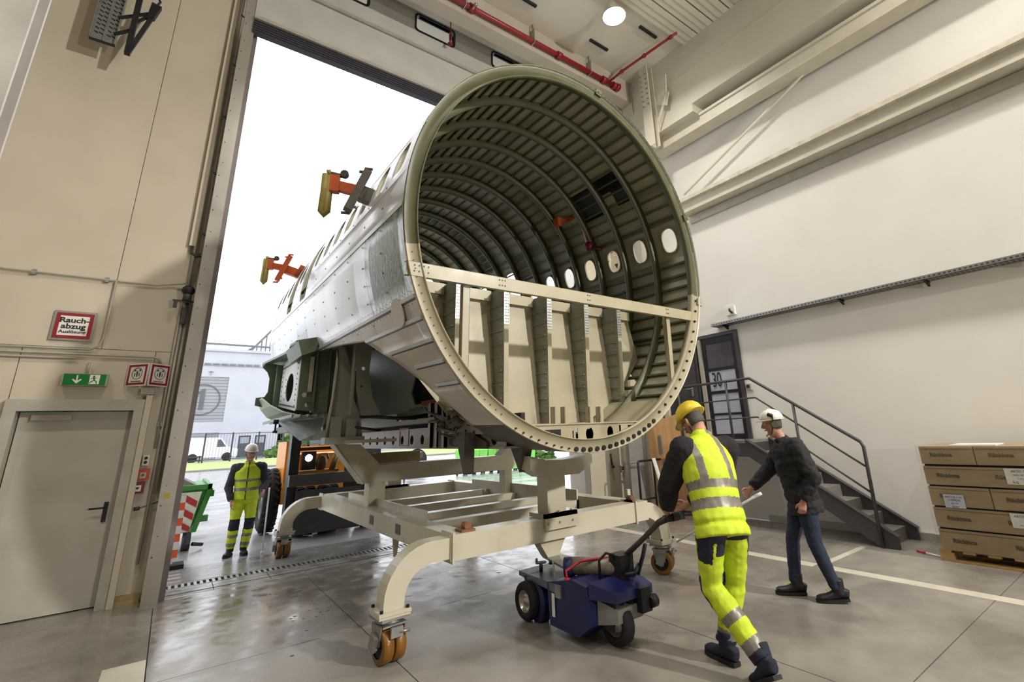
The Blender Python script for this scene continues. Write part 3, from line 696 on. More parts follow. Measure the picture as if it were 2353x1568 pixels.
# well frames on the left
fb('well_frame',plate_mesh('well_frame',[[(1.66,2.92),(1.86,2.83),(1.84,2.5),(1.90,2.2),(2.02,1.98),(1.78,1.98),(1.70,2.3)],circ(1.77,2.55,.025,12),circ(1.76,2.33,.015,10)],.02,XZ(6.2),mat('frame_greygreen','#8d8f84',.45,0,'#797b70',4,.9)),None)
g=G(); g.box(1.66,1.68,6.2,6.32,2.0,2.9); fb('well_frame_flange',g,mat('frame_greygreen','#8d8f84'))
fb('spar_frame',plate_mesh('spar_frame',[[(1.52,2.85),(1.60,2.86),(1.74,2.46),(1.76,2.2),(1.86,1.96),(1.90,1.72),(1.45,1.72),(1.50,2.2)]],.03,XZ(6.5),M_grprim),None)
g=G(); g.tube([(1.51,6.47,2.8),(1.53,6.47,2.6),(1.51,6.46,2.2),(1.49,6.46,1.98),(1.46,6.46,1.75)],.012,8); fb('cream_edge',g,M_cream)
g=G(); g.box(1.44,1.90,6.4,6.6,1.66,1.74); g.box(1.5,1.62,6.42,6.5,1.74,1.98); g.box(1.68,1.8,6.42,6.5,1.74,1.96); fb('spar_foot',g,M_grprim)
g=G(); g.tube([(1.8,6.3,1.98),(2.2,6.0,1.93),(2.6,6.0,1.93)],.02,8); g.tube([(1.75,6.3,1.85),(2.0,6.2,1.80),(2.2,6.6,1.82)],.015,8); fb('hydraulic_pipes',g,M_black)
# wing root stub: rib, skins, spars
WB=FUS
g=G(); g.hexa([(1.25,7.28,2.12),(1.95,7.28,2.02),(1.95,7.32,2.02),(1.25,7.32,2.12),(1.25,7.28,2.86),(1.95,7.28,3.02),(1.95,7.32,3.02),(1.25,7.32,2.86)]); fb('rear_spar',g,M_dgreen)
for k in range(3): g=G(); g.box(1.42+.17*k,1.45+.17*k,7.22,7.29,2.08,2.95); fb('spar_stiffener',g,M_dgreen)
rib=fb('root_rib',plate_mesh('root_rib',[[(7.62,2.12),(9.06,2.27),(9.03,2.93),(8.7,2.98),(7.62,2.88)],circ(8.25,2.50,.30,28,.21)],.012,YZ(1.3),mat('rib_white','#cfd0cc',.4,0,'#bfc0bc',5,.8)),None)
g=G(); g.box(1.85,1.9,7.4,9.3,2.05,3.0); fb('wing_box_inner',g,M_dgreen)
g=G()
for k in range(20):
    y=7.68+.068*k
    for z in (2.17+.1*(y-7.62),2.84+.02*(y-7.62)): g.tube([(1.293,y,z),(1.289,y,z)],.014,6)
for k in range(9):
    z=2.2+.075*k
    for y in (7.72,8.92): g.tube([(1.293,y,z),(1.289,y,z)],.014,6)
for k in range(4): g.tube([(1.293,8.6,2.35+.1*k),(1.289,8.6,2.35+.1*k)],.014,6)
fb('rib_holes',g,M_black,rib,kind='stuff')
g=G(); g.hexa([(1.05,9.25,2.36),(1.3,9.2,2.25),(1.3,9.26,2.25),(1.05,9.3,2.36),(1.08,9.25,2.9),(1.3,9.2,2.98),(1.3,9.26,2.98),(1.08,9.3,2.9)]); 
fb('spar_web',plate_mesh('spar_web',[[(.98,2.30),(1.30,2.22),(1.36,2.95),(1.08,3.0),(1.02,2.92),(1.10,2.84),(1.14,2.74),(1.14,2.52),(1.10,2.44),(.98,2.42)]],.03,XZ(9.25),M_dgreen),None)
g=G(); g.box(1.22,1.34,9.1,9.24,2.25,2.95); fb('spar_cap',g,M_dgreen)
# upper skin of the stub: curved outer edge
pts=[(1.02,9.3),(1.10,9.9),(1.3,10.2),(1.9,10.2),(1.9,7.0),(1.42,6.95),(1.14,7.15),(1.12,7.5),(1.2,8.0),(1.12,8.6)]
g=G(); g.prism([(x,y,2.98+.16*(x-1.1)) for x,y in pts],(0,0,.035)); fb('upper_wing_skin',g,M_dgreen)
g=G(); g.hexa([(1.2,7.0,2.80),(1.35,6.96,2.86),(1.35,7.9,2.86),(1.2,7.9,2.80),(1.14,7.0,2.99),(1.4,6.96,3.03),(1.4,7.9,3.03),(1.14,7.9,2.99)]); fb('skin_lip',g,M_dgreen)
g=G(); sec=[(1.03,2.38),(1.10,2.24),(1.20,2.12),(1.35,2.04),(1.60,2.01),(1.92,2.01)]
ys=[8.9,8.45,7.95,7.5,7.3,7.2]
for (a,b,ya,yb) in zip(sec,sec[1:],ys,ys[1:]): g.hexa([(a[0],ya,a[1]),(b[0],yb,b[1]),(b[0],9.5,b[1]),(a[0],9.5,a[1]),(a[0],ya,a[1]+.02),(b[0],yb,b[1]+.02),(b[0],9.5,b[1]+.02),(a[0],9.5,a[1]+.02)])
fb('lower_wing_skin',g,mat('pale_green_primer','#9aa183',.45,0,'#868d70',5,.9))
for k in range(7): g=G(); x=1.2+.1*k; g.box(x,x+.02,7.25,9.9,2.02,2.06); fb('wing_stringer',g,M_dgreen)
g=G(); g.prism([(1.28,7.5,2.8),(1.28,7.5,2.15),(1.34,7.36,2.15),(1.42,7.34,2.45),(1.36,7.34,2.6),(1.36,7.34,2.8)],(.0,.03,0)); g.box(1.36,1.40,7.2,7.26,2.35,2.82); fb('corner_fitting',g,M_steelw)
g=G(); g.tube([(1.34,7.2,2.30),(1.30,7.12,2.30)],.03,10); g.tube([(1.36,7.2,2.2),(1.34,7.15,2.16)],.02,8); fb('lug_fitting',g,M_alu)
g=G(); g.tube([(1.12,7.9,2.02),(1.12,7.9,1.96)],.035,10); g.tube([(1.12,7.9,1.96),(1.12,7.9,1.86)],.012,8); g.tube([(1.12,7.9,1.87),(1.12,7.9,1.84)],.03,8); fb('jack_point',g,M_black)
g=G(); g.tube([(1.6,7.05,2.06),(1.6,7.05,1.88)],.05,10); g.box(1.54,1.66,7.0,7.1,1.84,1.88); fb('spar_bracket',g,M_primf)
g=G(); g.hexa([(1.4,7.6,1.72),(1.9,7.0,1.72),(1.9,7.06,1.72),(1.4,7.66,1.72),(1.2,8.3,2.0),(1.9,7.0,2.02),(1.9,7.06,2.02),(1.2,8.36,2.0)]); fb('fairing_skin',g,mat('fairing_blue','#8d9a98',.4))
# ------------------------------------------------ orange lifting fixtures
def fixture(label,loc,s=1.0,rz=0,m2=None):
    t=thing('lifting_fixture',label,'lifting tool',loc,(0,0,rz))
    g=G(); g.tube([(-.42*s,0,.22*s),(-.42*s,0,-.02*s),(-.43*s,0,-.3*s),(-.40*s,0,-.34*s),(-.37*s,0,-.3*s),(-.37*s,0,.2*s)],.045*s,10); g.tube([(-.41*s,0,.24*s),(-.36*s,0,.25*s)],.045*s,10)
    build('strap_sleeve',g,mat('yellow_sleeve','#a99540',.5,0,'#7d7036',9,1.0),t,True)
    g=G(); g.box(-.36*s,-.25*s,-.05*s,.05*s,-.02*s,.21*s); g.hexa([(-.25*s,-.04*s,.0),(.02*s,-.04*s,-.06*s),(.02*s,.04*s,-.06*s),(-.25*s,.04*s,.0),(-.25*s,-.04*s,.13*s),(.02*s,-.04*s,.09*s),(.02*s,.04*s,.09*s),(-.25*s,.04*s,.13*s)])
    build('bracket',g,M_orange,t,True)
    g=G(); g.tube([(-.38*s,0,.24*s),(-.2*s,0,.22*s)],.03*s,8); g.tube([(-.2*s,-.03*s,.25*s),(-.2*s,.03*s,.25*s)],.05*s,12); build('roller',g,M_anth,t,True)
    g=G(); g.bar((-.12*s,-.10*s,-.30*s),(.08*s,-.05*s,.30*s),.12*s,.10*s); g.bar((0,0,.0),(.34*s,0,-.12*s),.16*s,.18*s); g.bar((.26*s,0,-.20*s),(.38*s,0,.08*s),.16*s,.14*s)
    for p in ((-.14,-.1,-.34),(.09,-.05,.34),(.03,-.08,.27),(-.07,-.08,-.24)): g.tube([(p[0]*s-.05*s,p[1]*s,p[2]*s),(p[0]*s+.05*s,p[1]*s,p[2]*s)],.02*s,8)
    build('clamp_arm',g,m2 or mat('worn_clamp','#6f6a60',.5,.2,'#575249',10,.9),t,True); return t
fixture('large orange and grey lifting fixture with yellow sleeve, clamped to the fuselage near its ring',(1.22,4.85,4.22),.82,-.35)
fixture('all-orange lifting fixture far back on the fuselage side, beyond the tall openings',(1.22,9.6,4.78),.82,-.35,M_orange)
t=thing('strap_bracket','orange T-shaped bracket with dark red hook hanging between ribs inside the fuselage','lifting tool',(4.88,5.30,4.6))
g=G(); g.bar((-.30,.36,.42),(.02,-.05,.50),.07,.05); g.box(-.36,-.28,.30,.42,.34,.48); g.box(.0,.07,-.12,.02,.42,.58); build('crossbar',g,M_orange,t,True)
g=G(); g.bar((-.10,.05,.42),(-.02,.02,.0),.05,.012); build('strap',g,M_orange,t,True)
g=G(); g.sph((.02,.0,-.07),.075,10,(1,1,1.1)); g.tube([(0.02,-.05,-.1),(.12,-.18,-.16)],.02,8); build('hook',g,mat('dark_red','#5c1418',.5),t,True)
# crumpled foil in one window
g=G()
for k in range(16):
    a=random.uniform(12.5,20); y=WC[2]+random.uniform(-.08,.08); x,z=ell(a,-.01)
    if abs(a-16)<1.6: continue
    g.prism([(x+random.uniform(-.02,.02),y+random.uniform(-.05,.05),z+random.uniform(-.05,.05)) for _ in range(3)],(.004,0,.002))
build('foil_scraps',g,M_alu,FUS,True,kind='stuff')
# ================================================================ TRANSPORT FRAME
CT=thing('transport_frame','large cream-white steel transport frame on four curved legs, carrying the fuselage','trolley',(3.3,6.8,0))
def cb_(name,g,m=None): return build(name,g,m or M_cart,CT)
g=G(); g.box(2.08,4.64,4.3,4.5,.64,.85); cb_('cross_beam',g)
g=G(); g.box(2.08,4.64,9.1,9.3,.64,.85); cb_('cross_beam',g)
for k,y in enumerate((5.35,6.05,6.85,7.7)):
    g=G(); g.box(2.28,4.44,y,y+.14,.68,.80); cb_('cross_beam',g)
for x in (2.08,4.44):
    g=G(); g.box(x,x+.2,4.5,9.1,.64,.85); o=cb_('side_beam',g)
    xo=x-.003 if x<3 else x+.203
    g=G(); 
    for y in (5.6,6.5): g.box(xo-.002,xo+.002,y-.07,y+.07,.70,.80)
    build('socket_opening',g,mat('socket_dark','#5c5a56',.6),o)
    xi=x+.2 if x<3 else x-.03
    g=G(); g.box(xi,xi+.03,5.35,8.3,.62,.93); cb_('side_plate',g)
    for y in (5.9,):
        g=G(); g.prism([(x+.06,y,.64),(x+.14,y,.64),(x+.11,y,.42),(x+.08,y,.42)],(0,.03,0)); cb_('spigot',g)
# posts with a saddle beam along the left and right
def elbow(x,y,sx):
    g=G(); P=[(x+sx*.50,y,.745)]+[(x+sx*(.32-.32*math.sin(math.radians(a))),y,.425+.32*math.cos(math.radians(a))) for a in range(0,91,10)]+[(x,y,.36)]
    b=len(g.v); w=.085; K=len(P)
    for i,p in enumerate(P):
        q0=Vector(P[max(0,i-1)]); q1=Vector(P[min(K-1,i+1)]); d=(q1-q0).normalized(); n=Vector((-d.z,0,d.x))*w
        for s,t in ((-1,-1),(1,-1),(1,1),(-1,1)): c=Vector(p)+n*s+Vector((0,w*t,0)); g.v.append(tuple(c))
    for i in range(K-1):
        for j in range(4): g.face((b+i*4+j,b+(i+1)*4+j,b+(i+1)*4+(j+1)%4,b+i*4+(j+1)%4))
    g.face((b,b+1,b+2,b+3)); e=b+(K-1)*4; g.face((e,e+1,e+2,e+3)); o=cb_('curved_leg',g)
    g=G(); g.box(x-.13,x+.13,y-.13,y+.13,.355,.38); g.box(x-.125,x+.125,y-.125,y+.125,.335,.355); build('flange_plate',g,M_cart,o)
    g=G()
    for a in (-1,1):
        for c in (-1,1): g.bolt((x+a*.105,y+c*.105,.38),.014,.02)
    build('bolts',g,M_black,o,kind='stuff')
    g=G(); q=x+sx*.49; g.box(min(q,q+sx*.02),max(q,q+sx*.02),y-.12,y+.12,.62,.87); build('joint_plate',g,M_cart,o)
def caster(x,y,rz,label):
    t=thing('twin_caster',None,None,(x,y,0),(0,0,rz)); del_=t; t.parent=None
    return t
def caster_parts(x,y,yaw,par):
    R=Matrix.Translation((x,y,0))@Matrix.Rotation(yaw,4,'Z')
    def bb(name,g,m):
        me=g.mesh(name,m); me.transform(R); return build(name,me,None,par)
    g=G(); g.box(-.12,.12,-.12,.12,.315,.335); g.cyl((0,0,.28),(0,0,.315),.1,20); g.box(-.10,.10,-.10,.10,.268,.282); sw=bb('caster_fork',g,M_galv)
    g=G()
    for s in (-1,1): g.hexa([(s*.102-.006,-.05,.14),(s*.102+.006,-.05,.14),(s*.102+.006,.06,.14),(s*.102-.006,.06,.14),(s*.102-.006,-.08,.28),(s*.102+.006,-.08,.28),(s*.102+.006,.09,.28),(s*.102-.006,.09,.28)])
    bb('caster_fork',g,M_galv)
    g=G(); g.hexa([(-.145,-.02,.10),(-.11,-.02,.10),(-.11,.06,.13),(-.145,.06,.13),(-.145,-.06,.2),(-.11,-.06,.2),(-.11,.02,.24),(-.145,.02,.24)]); g.tube([(-.1,-.02,.12),(-.125,-.02,.12)],.015,8); bb('brake_lever',g,M_galv)
    for s in (-1,1):
        a,b=sorted((s*.006,s*.094))
        g=G(); g.lathe([(.085,a),(.118,a),(.128,a+.006),(.132,(a+b)/2),(.128,b-.006),(.118,b),(.085,b)],(0,0,.132),'x',32); wv=bb('wheel_tread',g,M_amber)
        g=G(); g.lathe([(.001,a+.008),(.03,a+.004),(.035,a+.014),(.08,a+.014),(.092,a+.001),(.092,b-.001),(.08,b-.014),(.035,b-.014),(.03,b-.004),(.001,b-.008)],(0,0,.132),'x',24); bb('wheel_hub',g,M_black)
    g=G(); g.tube([(-.106,0,.132),(.106,0,.132)],.016,10); bb('axle',g,M_galv)
    g=G(); g.box(-.05,.05,-.14,-.12,.20,.27); g.tube([(.02,-.13,.23),(.10,-.15,.23)],.012,8); bb('direction_lock',g,M_galv)
for (x,y,sx,yaw) in ((1.60,4.40,1,.12),(1.60,9.2,1,.0),(4.93,4.40,-1,.5),(4.93,9.2,-1,.2)):
    elbow(x,y,sx); caster_parts(x,y,yaw,CT)
# centre posts, caps and pin at both ends
for y in (4.32,9.12):
    g=G(); g.box(3.17,3.41,y+.0,y+.18,.85,1.36); cb_('post',g)
    g=G(); g.box(3.10,3.55,y-.05,y+.24,.85,.89); cb_('base_plate',g)
    g=G(); g.box(3.10,3.52,y-.05,y-.01,.74,.89); cb_('base_plate',g)
    g=G(); g.prism([(2.95,y-.02,1.33),(3.13,y-.02,1.24),(3.60,y-.02,1.24),(3.80,y-.02,1.34),(3.80,y-.02,1.43),(3.55,y-.02,1.405),(3.36,y-.02,1.40),(3.15,y-.02,1.41),(2.95,y-.02,1.46)],(0,.24,0)); cb_('saddle_cap',g)
    g=G()
    for x in (3.13,3.28,3.45): g.bolt((x,y-.03,.89),.013,.018); g.bolt((x,y-.055,.80),.013,.012,'y')
    cb_('bolts',g,M_galv)['kind']='stuff'
g=G(); g.prism([(3.06,4.34,.64),(3.40,4.34,.64),(3.31,4.34,.49),(3.29,4.34,.455),(3.19,4.34,.455),(3.16,4.34,.49)],(0,.12,0)); cb_('towing_cone',g)
g=G(); g.cyl((3.24,4.4,.40),(3.24,4.4,.47),.02,12); cb_('towing_pin',g,M_galv)
g=G(); g.box(2.20,2.34,4.33,4.47,.85,.87); g.tube([(2.28,4.36,.89),(2.28,4.44,.89)],.035,10); cb_('locking_pin',g,mat('rusty','#8a5a3a',.7,0,'#6d452c',14,.9))
g=G(); g.box(4.42,4.50,4.33,4.47,.85,.87); g.tube([(4.46,4.36,.89),(4.46,4.44,.89)],.03,10); cb_('locking_pin',g,mat('rusty','#8a5a3a'))
g=G(); g.box(4.48,4.53,4.46,4.5,.85,.98); cb_('stub',g)
# saddle: two posts, upper beam with sloped ends
for x in (2.18,4.3):
    g=G(); g.box(x,x+.14,7.0,7.16,.80,1.22); cb_('post',g)
g=G(); g.prism([(1.70,6.96,1.66),(2.02,6.96,1.64),(2.30,6.96,1.36),(4.22,6.96,1.36),(4.50,6.96,1.64),(4.82,6.96,1.66),(4.42,6.96,1.14),(2.10,6.96,1.14)],(0,.22,0)); cb_('saddle_beam',g)
g=G(); g.hexa([(1.66,6.38,1.66),(2.30,6.38,1.66),(2.30,7.22,1.66),(1.66,7.22,1.66),(1.66,6.38,1.70),(2.30,6.38,1.70),(2.30,7.22,1.70),(1.66,7.22,1.70)]); g.box(4.22,4.86,6.38,7.22,1.66,1.70); cb_('saddle_pad',g)
g=G(); g.bar((1.68,7.07,1.66),(2.085,7.07,1.135),.014,.26,up=(0,1,0)); cb_('edge_flange',g)
g=G(); g.box(2.0,3.0,7.3,7.6,1.36,1.50); cb_('packing_block',g,M_card)
g=G(); g.box(2.26,2.5,7.3,7.4,.85,1.3); g.box(2.3,2.44,7.5,7.6,.8,1.36); cb_('post',g)
# ================================================================ PEOPLE
M_flesh=mat('flesh','#b98a72',.55,0,'#a87862',12,.7)
def eval_mesh(o):
    bpy.context.view_layer.update(); return bpy.data.meshes.new_from_object(o.evaluated_get(bpy.context.evaluated_depsgraph_get()))
def fuse(name,g,vox,mats,zone=None,smooth=6,wr=0,seed=0,par=None,wscale=9):
    """union of the tubes of g as one continuous surface; zone(center, normal)->material index"""
    me=g.mesh('t',mats[0]); o=bpy.data.objects.new('t',me); COL.objects.link(o)
    r=o.modifiers.new('r','REMESH'); r.mode='VOXEL'; r.voxel_size=vox
    s=o.modifiers.new('s','SMOOTH'); s.iterations=smooth; s.factor=.5
    m=eval_mesh(o); bpy.data.objects.remove(o); m.name=name
    m.materials.clear()
    for q in mats: m.materials.append(q)
    if wr:
        off=Vector((seed*7.3,seed*3.1,0))
        nr=[v.normal.copy() for v in m.vertices]; cs=[v.co.copy() for v in m.vertices]
        out_=[]
        for c,vn in zip(cs,nr):
            n=noise.noise(Vector((c.x*wscale*.8,c.y*wscale*.8,c.z*wscale*1.8))+off)+.5*noise.noise(c*wscale*3+off); q_=c+vn*n*wr; out_+=[q_.x,q_.y,q_.z]
        m.vertices.foreach_set('co',out_)
    if zone:
        mi=[zone(p.center,p.normal) for p in m.polygons]; m.polygons.foreach_set('material_index',mi)
    m.polygons.foreach_set('use_smooth',[True]*len(m.polygons)); m.update()
    return build(name,m,None,par)
def person(label,root,yaw,sc,J,head,hands,style,group=None):
    """J: joints in a body frame (left, forward, up); head=(yaw,pitch); hands: wrist->(dir vector, curl)"""
    P=thing('person',label,'person',root,(0,0,0),group)
    fy=math.radians(yaw); F=Vector((math.cos(fy),math.sin(fy),0)); L=Vector((-math.sin(fy),math.cos(fy),0)); U=Vector((0,0,1)); R0=Vector(root)
    def W(p): return R0+(L*p[0]+F*p[1]+U*p[2])*sc
    j={k:W(v) for k,v in J.items()}
    def lerp(a,b,t): return a+(b-a)*t
    def limb(g,a,b,c,r,ex=0,n=12):
        pts=[a,lerp(a,b,.3),lerp(a,b,.7),b,lerp(b,c,.3),lerp(b,c,.7),c]; g.tube(pts,[(x+ex)*sc for x in r],n)
    def torso(g,ex,low=.0,top=1.0,armhole=False,hem=None):
        p,c,n=j['pelvis'],j['chest'],j['neck']; pts=[]; fl=[]
        st=[(-.10,.150,.105),(-.04,.172,.122),(.08,.168,.12),(.30,.156,.118),(.55,.165,.122),(.85,.185,.13),(1.0,.192,.128)]
        if hem: st=[(hem,.176,.130),(hem*.5,.176,.130)]+[q for q in st if q[0]>hem*.5+.02]
        for t,a,b in st: pts.append(lerp(p,c,t)); fl.append(((a+ex)*sc,(b+ex)*sc))
        for t,a,b in ((.35,.19,.118),(.62,.15,.10),(.82,.085,.08),(1.0,.066,.066)):
            if t<=top: pts.append(lerp(c,n,t)); fl.append(((a+ex)*sc,(b+ex)*sc))
        g.tube(pts,1,20,True,flat=fl,up=tuple(F*-1))
    hy,hp=math.radians(head[0]),math.radians(head[1])
    # ---- head frame
    HF=(F*math.cos(hy)+L*math.sin(hy)); HL=(L*math.cos(hy)-F*math.sin(hy)); 
    HF2=(HF*math.cos(hp)-U*math.sin(hp)); HU=(U*math.cos(hp)+HF*math.sin(hp)); C=j['head']
    def H(a,b,c): return C+(HL*a+HF2*b+HU*c)*sc
    def hands_mesh(g):
        for side in ('L','R'):
            w_=j[side+'wr']; d,curl,spread=hands[side]; d=(L*d[0]+F*d[1]+U*d[2]).normalized()
            s_=1 if side=='L' else -1
            fd=(w_-j[side+'el']).normalized(); 
            pn=d.cross(fd) if abs(d.dot(fd))<.9 else (L*s_)
            pn=(L*s_*-1); pn=(pn-d*pn.dot(d)).normalized(); ax=d.cross(pn).normalized()   # ax: across the palm
            k0=w_+d*.085*sc
            g.tube([w_-fd*.03*sc,w_,w_+d*.04*sc,k0],1,12,True,flat=[(.026*sc,.022*sc),(.027*sc,.02*sc),(.038*sc,.016*sc),(.040*sc,.014*sc)],up=tuple(pn))
            for i,(o_,l_) in enumerate(((-.030,.072),(-.010,.080),(.010,.075),(.029,.060))):
                b=k0+ax*o_*sc-d*.012*sc; a1=curl*.5; a2=curl; a3=curl*1.5
                p1=b+(d*math.cos(a1)+pn*math.sin(a1))*l_*.48*sc; p2=p1+(d*math.cos(a2)+pn*math.sin(a2))*l_*.34*sc; p3=p2+(d*math.cos(a3)+pn*math.sin(a3))*l_*.26*sc
                g.tube([b,p1,p2,p3],[.0092*sc,.0088*sc,.008*sc,.0065*sc],8)
            up_=(F if d.z<-.5 else U); sgn=1 if ax.dot(up_)>0 else -1
            t0=w_+d*.025*sc+ax*sgn*.022*sc; t1=t0+(d*.6+ax*sgn*.7+pn*.35).normalized()*.035*sc; t2=t1+(d*.85+ax*sgn*.2+pn*.5).normalized()*.03*sc; t3=t2+(d*.9+pn*.4).normalized()*.02*sc
            g.tube([t0,t1,t2,t3],[.013*sc,.0115*sc,.010*sc,.0075*sc],8)
    # ---- body (one continuous skin mesh)
    g=G(); torso(g,-.02)
    for s in 'LR':
        limb(g,j[s+'sh'],j[s+'el'],j[s+'wr'],(.05,.046,.042,.040,.038,.033,.026))
        limb(g,j[s+'hip'],j[s+'kn'],j[s+'an'],(.085,.08,.062,.055,.055,.045,.036))
        g.tube([lerp(j['chest'],j['neck'],.3),j[s+'sh']],[.04*sc,.04*sc],10)
        a=j[s+'an']; g.tube([a,a-U*.05*sc,a+F*.03*sc-U*.04*sc],[.035*sc,.035*sc,.03*sc],8)
    g.tube([j['neck']-(H(0,0,-.1)-j['neck'])*.3,j['neck'],H(0,-.02,-.06)],[.062*sc,.056*sc,.054*sc],12)
    # head shape
    ring=[(-.115,.028,.030,.045),(-.10,.044,.048,.025),(-.07,.058,.068,.008),(-.03,.067,.082,.002),(.02,.073,.092,-.004),(.06,.075,.095,-.008),(.09,.066,.084,-.008),(.115,.042,.055,-.008),(.125,.01,.015,-.008)]
    g.tube([H(0,o,z) for z,a,b,o in ring],1,18,True,flat=[(a*sc,b*sc) for z,a,b,o in ring],up=tuple(-HF2))
    g.tube([H(0,.082,.028),H(0,.098,.0),H(0,.108,-.018),H(0,.088,-.03)],[.010*sc,.013*sc,.016*sc,.012*sc],8)      # nose
    g.tube([H(-.024,.078,-.056),H(0,.088,-.054),H(.024,.078,-.056)],[.006*sc,.009*sc,.006*sc],8)                   # lips
    g.tube([H(-.045,.074,.040),H(0,.088,.034),H(.045,.074,.040)],[.010*sc,.011*sc,.010*sc],8)                      # brow
    g.tube([H(0,.066,-.112),H(0,.078,-.098)],[.018*sc,.018*sc],8)                                                   # chin
    for s in (-1,1): g.tube([H(s*.072,.0,.03),H(s*.084,-.012,.022),H(s*.082,-.006,-.005),H(s*.072,.004,-.03)],[.010*sc,.013*sc,.012*sc,.008*sc],8)
    hands_mesh(g)
    body=fuse('body',g,.0062,[M_flesh],par=P,smooth=3)
    # eyes, hair
    for s in (-1,1):
        g=G(); g.sph(tuple(H(s*.031,.078,.012)),.012*sc,10); e=build('eye',g,mat('eye_white','#d8d2c8',.2),P)
        g=G(); g.sph(tuple(H(s*.031,.0865,.012)),.0062*sc,8); build('iris',g,M_blk,e)
    g=G(); 
    ring=[(-.045,.066,.060,-.030),(-.01,.074,.070,-.030),(.03,.078,.078,-.024),(.07,.079,.082,-.020),(.10,.06,.07,-.015)]
    g.tube([H(0,o,z) for z,a,b,o in ring],1,18,True,flat=[(a*sc,b*sc) for z,a,b,o in ring],up=tuple(-HF2)); build('hair',g,M_hair,P)
    # ---- helmet
    hm=style['helmet']; g=G(); hk=style.get('hatk',1.04); prof=[(z*1.0+.157*(hk-1)*(z-.05)/.107,a*hk,b*hk) for z,a,b in ((.050,.094,.118),(.075,.094,.118),(.10,.088,.110),(.125,.073,.092),(.145,.050,.064),(.155,.022,.03),(.157,.002,.003))]
    g.tube([H(0,-.006,z) for z,a,b in prof],1,26,True,flat=[(a*sc,b*sc) for z,a,b in prof],up=tuple(-HF2))
    rim=[]; b=len(g.v); N=26
    for q in (0,1,2):
        for i in range(N):
            t=2*math.pi*i/N; ca,sa=math.cos(t),math.sin(t)
            ex=(.010+.034*max(0,sa)**2) if q==1 else 0; z=.050-(.012*max(0,sa) if q==1 else 0)+(0.006 if q==2 else 0)
            g.v.append(tuple(H(ca*(.094*hk+ex),-.006+sa*(.118*hk+ex),z)))
    for q in (0,1):
        for i in range(N): i2=(i+1)%N; g.face((b+q*N+i,b+q*N+i2,b+(q+1)*N+i2,b+(q+1)*N+i),True)
    he=build('helmet',g,hm,P)
    g=G(); g.tube([H(0,.088*hk,.085),H(0,.06*hk,.125*hk),H(0,0,.158*hk),H(0,-.06*hk,.132*hk),H(0,-.10*hk,.09)],.010*sc,8); build('helmet_ridge',g,hm,he)
    for s in (-1,1):
        g=G(); g.tube([H(s*.076,-.02,.055),H(s*.080,.0,-.01),H(s*.05,.03,-.09),H(0,.045,-.118)],.004*sc,6); build('chin_strap',g,M_black,P)
    if style.get('muffs'):
        for s in (-1,1):
            g=G(); g.tube([H(s*.075,-.015,.0),H(s*.108,-.015,.0)],[.040*sc,.034*sc],16); build('ear_muff',g,mat('muff_green','#48503a',.5),P)
            g=G(); g.tube([H(s*.10,-.01,.02),H(s*.108,-.01,.09)],.007*sc,6); g.tube([H(s*.108,-.01,.09),H(s*.085,.03,.11)],.02*sc,8); build('muff_arm',g,M_black,P)
    if style.get('glasses'):
        g=G()
        for s in (-1,1): g.tube([H(s*.010,.094,.012),H(s*.014,.095,.026),H(s*.05,.090,.026),H(s*.052,.089,.004),H(s*.03,.094,-.004),H(s*.012,.095,.002)],.0022*sc,6,closed=True); g.tube([H(s*.052,.089,.018),H(s*.078,.03,.02),H(s*.08,-.01,.018)],.0022*sc,6)
        build('glasses',g,M_black,P)
    # ---- trousers
    g=G(); p=j['pelvis']
    g.tube([p+(j['chest']-p)*.16,p+(j['chest']-p)*.0,p-(j['chest']-p).normalized()*.07*sc,p-(j['chest']-p).normalized()*.12*sc],1,18,True,flat=[(.17*sc,.128*sc),(.182*sc,.138*sc),(.175*sc,.132*sc),(.12*sc,.10*sc)],up=tuple(-F))
    lr=style.get('leg',(.105,.100,.085,.078,.080,.072,.068))
    for s in 'LR':
        limb(g,j[s+'hip'],j[s+'kn'],j[s+'an']+U*.02*sc,lr,0,14)
    def leg_t(c):
        best=None
        for s in 'LR':
            for k,(a,b) in enumerate(((j[s+'hip'],j[s+'kn']),(j[s+'kn'],j[s+'an']))):
                d=b-a; t=max(0,min(1,(c-a).dot(d)/d.dot(d))); q=(c-(a+d*t)); dist=q.length
                if best is None or dist<best[0]: best=(dist,s,k+t,q)
        return best
    fuse('trousers',g,.0095,style['tmats'],style.get('tzone') and (lambda c,n:style['tzone'](leg_t(c),F,L,(c-R0).z/sc)),5,style.get('twr',.008),3,P)
    # ---- jacket or fleece with sleeves
    g=G(); torso(g,style.get('bulk',.012),top=.85,hem=style.get('long'))
    for s in 'LR':
        sl=style.get('slv',1.0); limb(g,j[s+'sh'],j[s+'el'],lerp(j[s+'el'],j[s+'wr'],.93),[q*sl for q in (.078,.076,.070,.066,.062,.054,.044)],0,14)
        g.tube([lerp(j['chest'],j['neck'],.35),lerp(j['chest'],j[s+'sh'],.95)+(j['neck']-j['chest'])*.06],[.12*sc,.095*sc],14); g.sph(tuple(j[s+'sh']),.088*sc*max(1,sl*.93),14)
    g.tube([lerp(j['chest'],j['neck'],.75),j['neck']+(C-j['neck'])*.10],[.085*sc,.076*sc],14)
    fuse('jacket',g,.0095,[style['jacket']],None,5,style.get('jwr',.008),1,P)
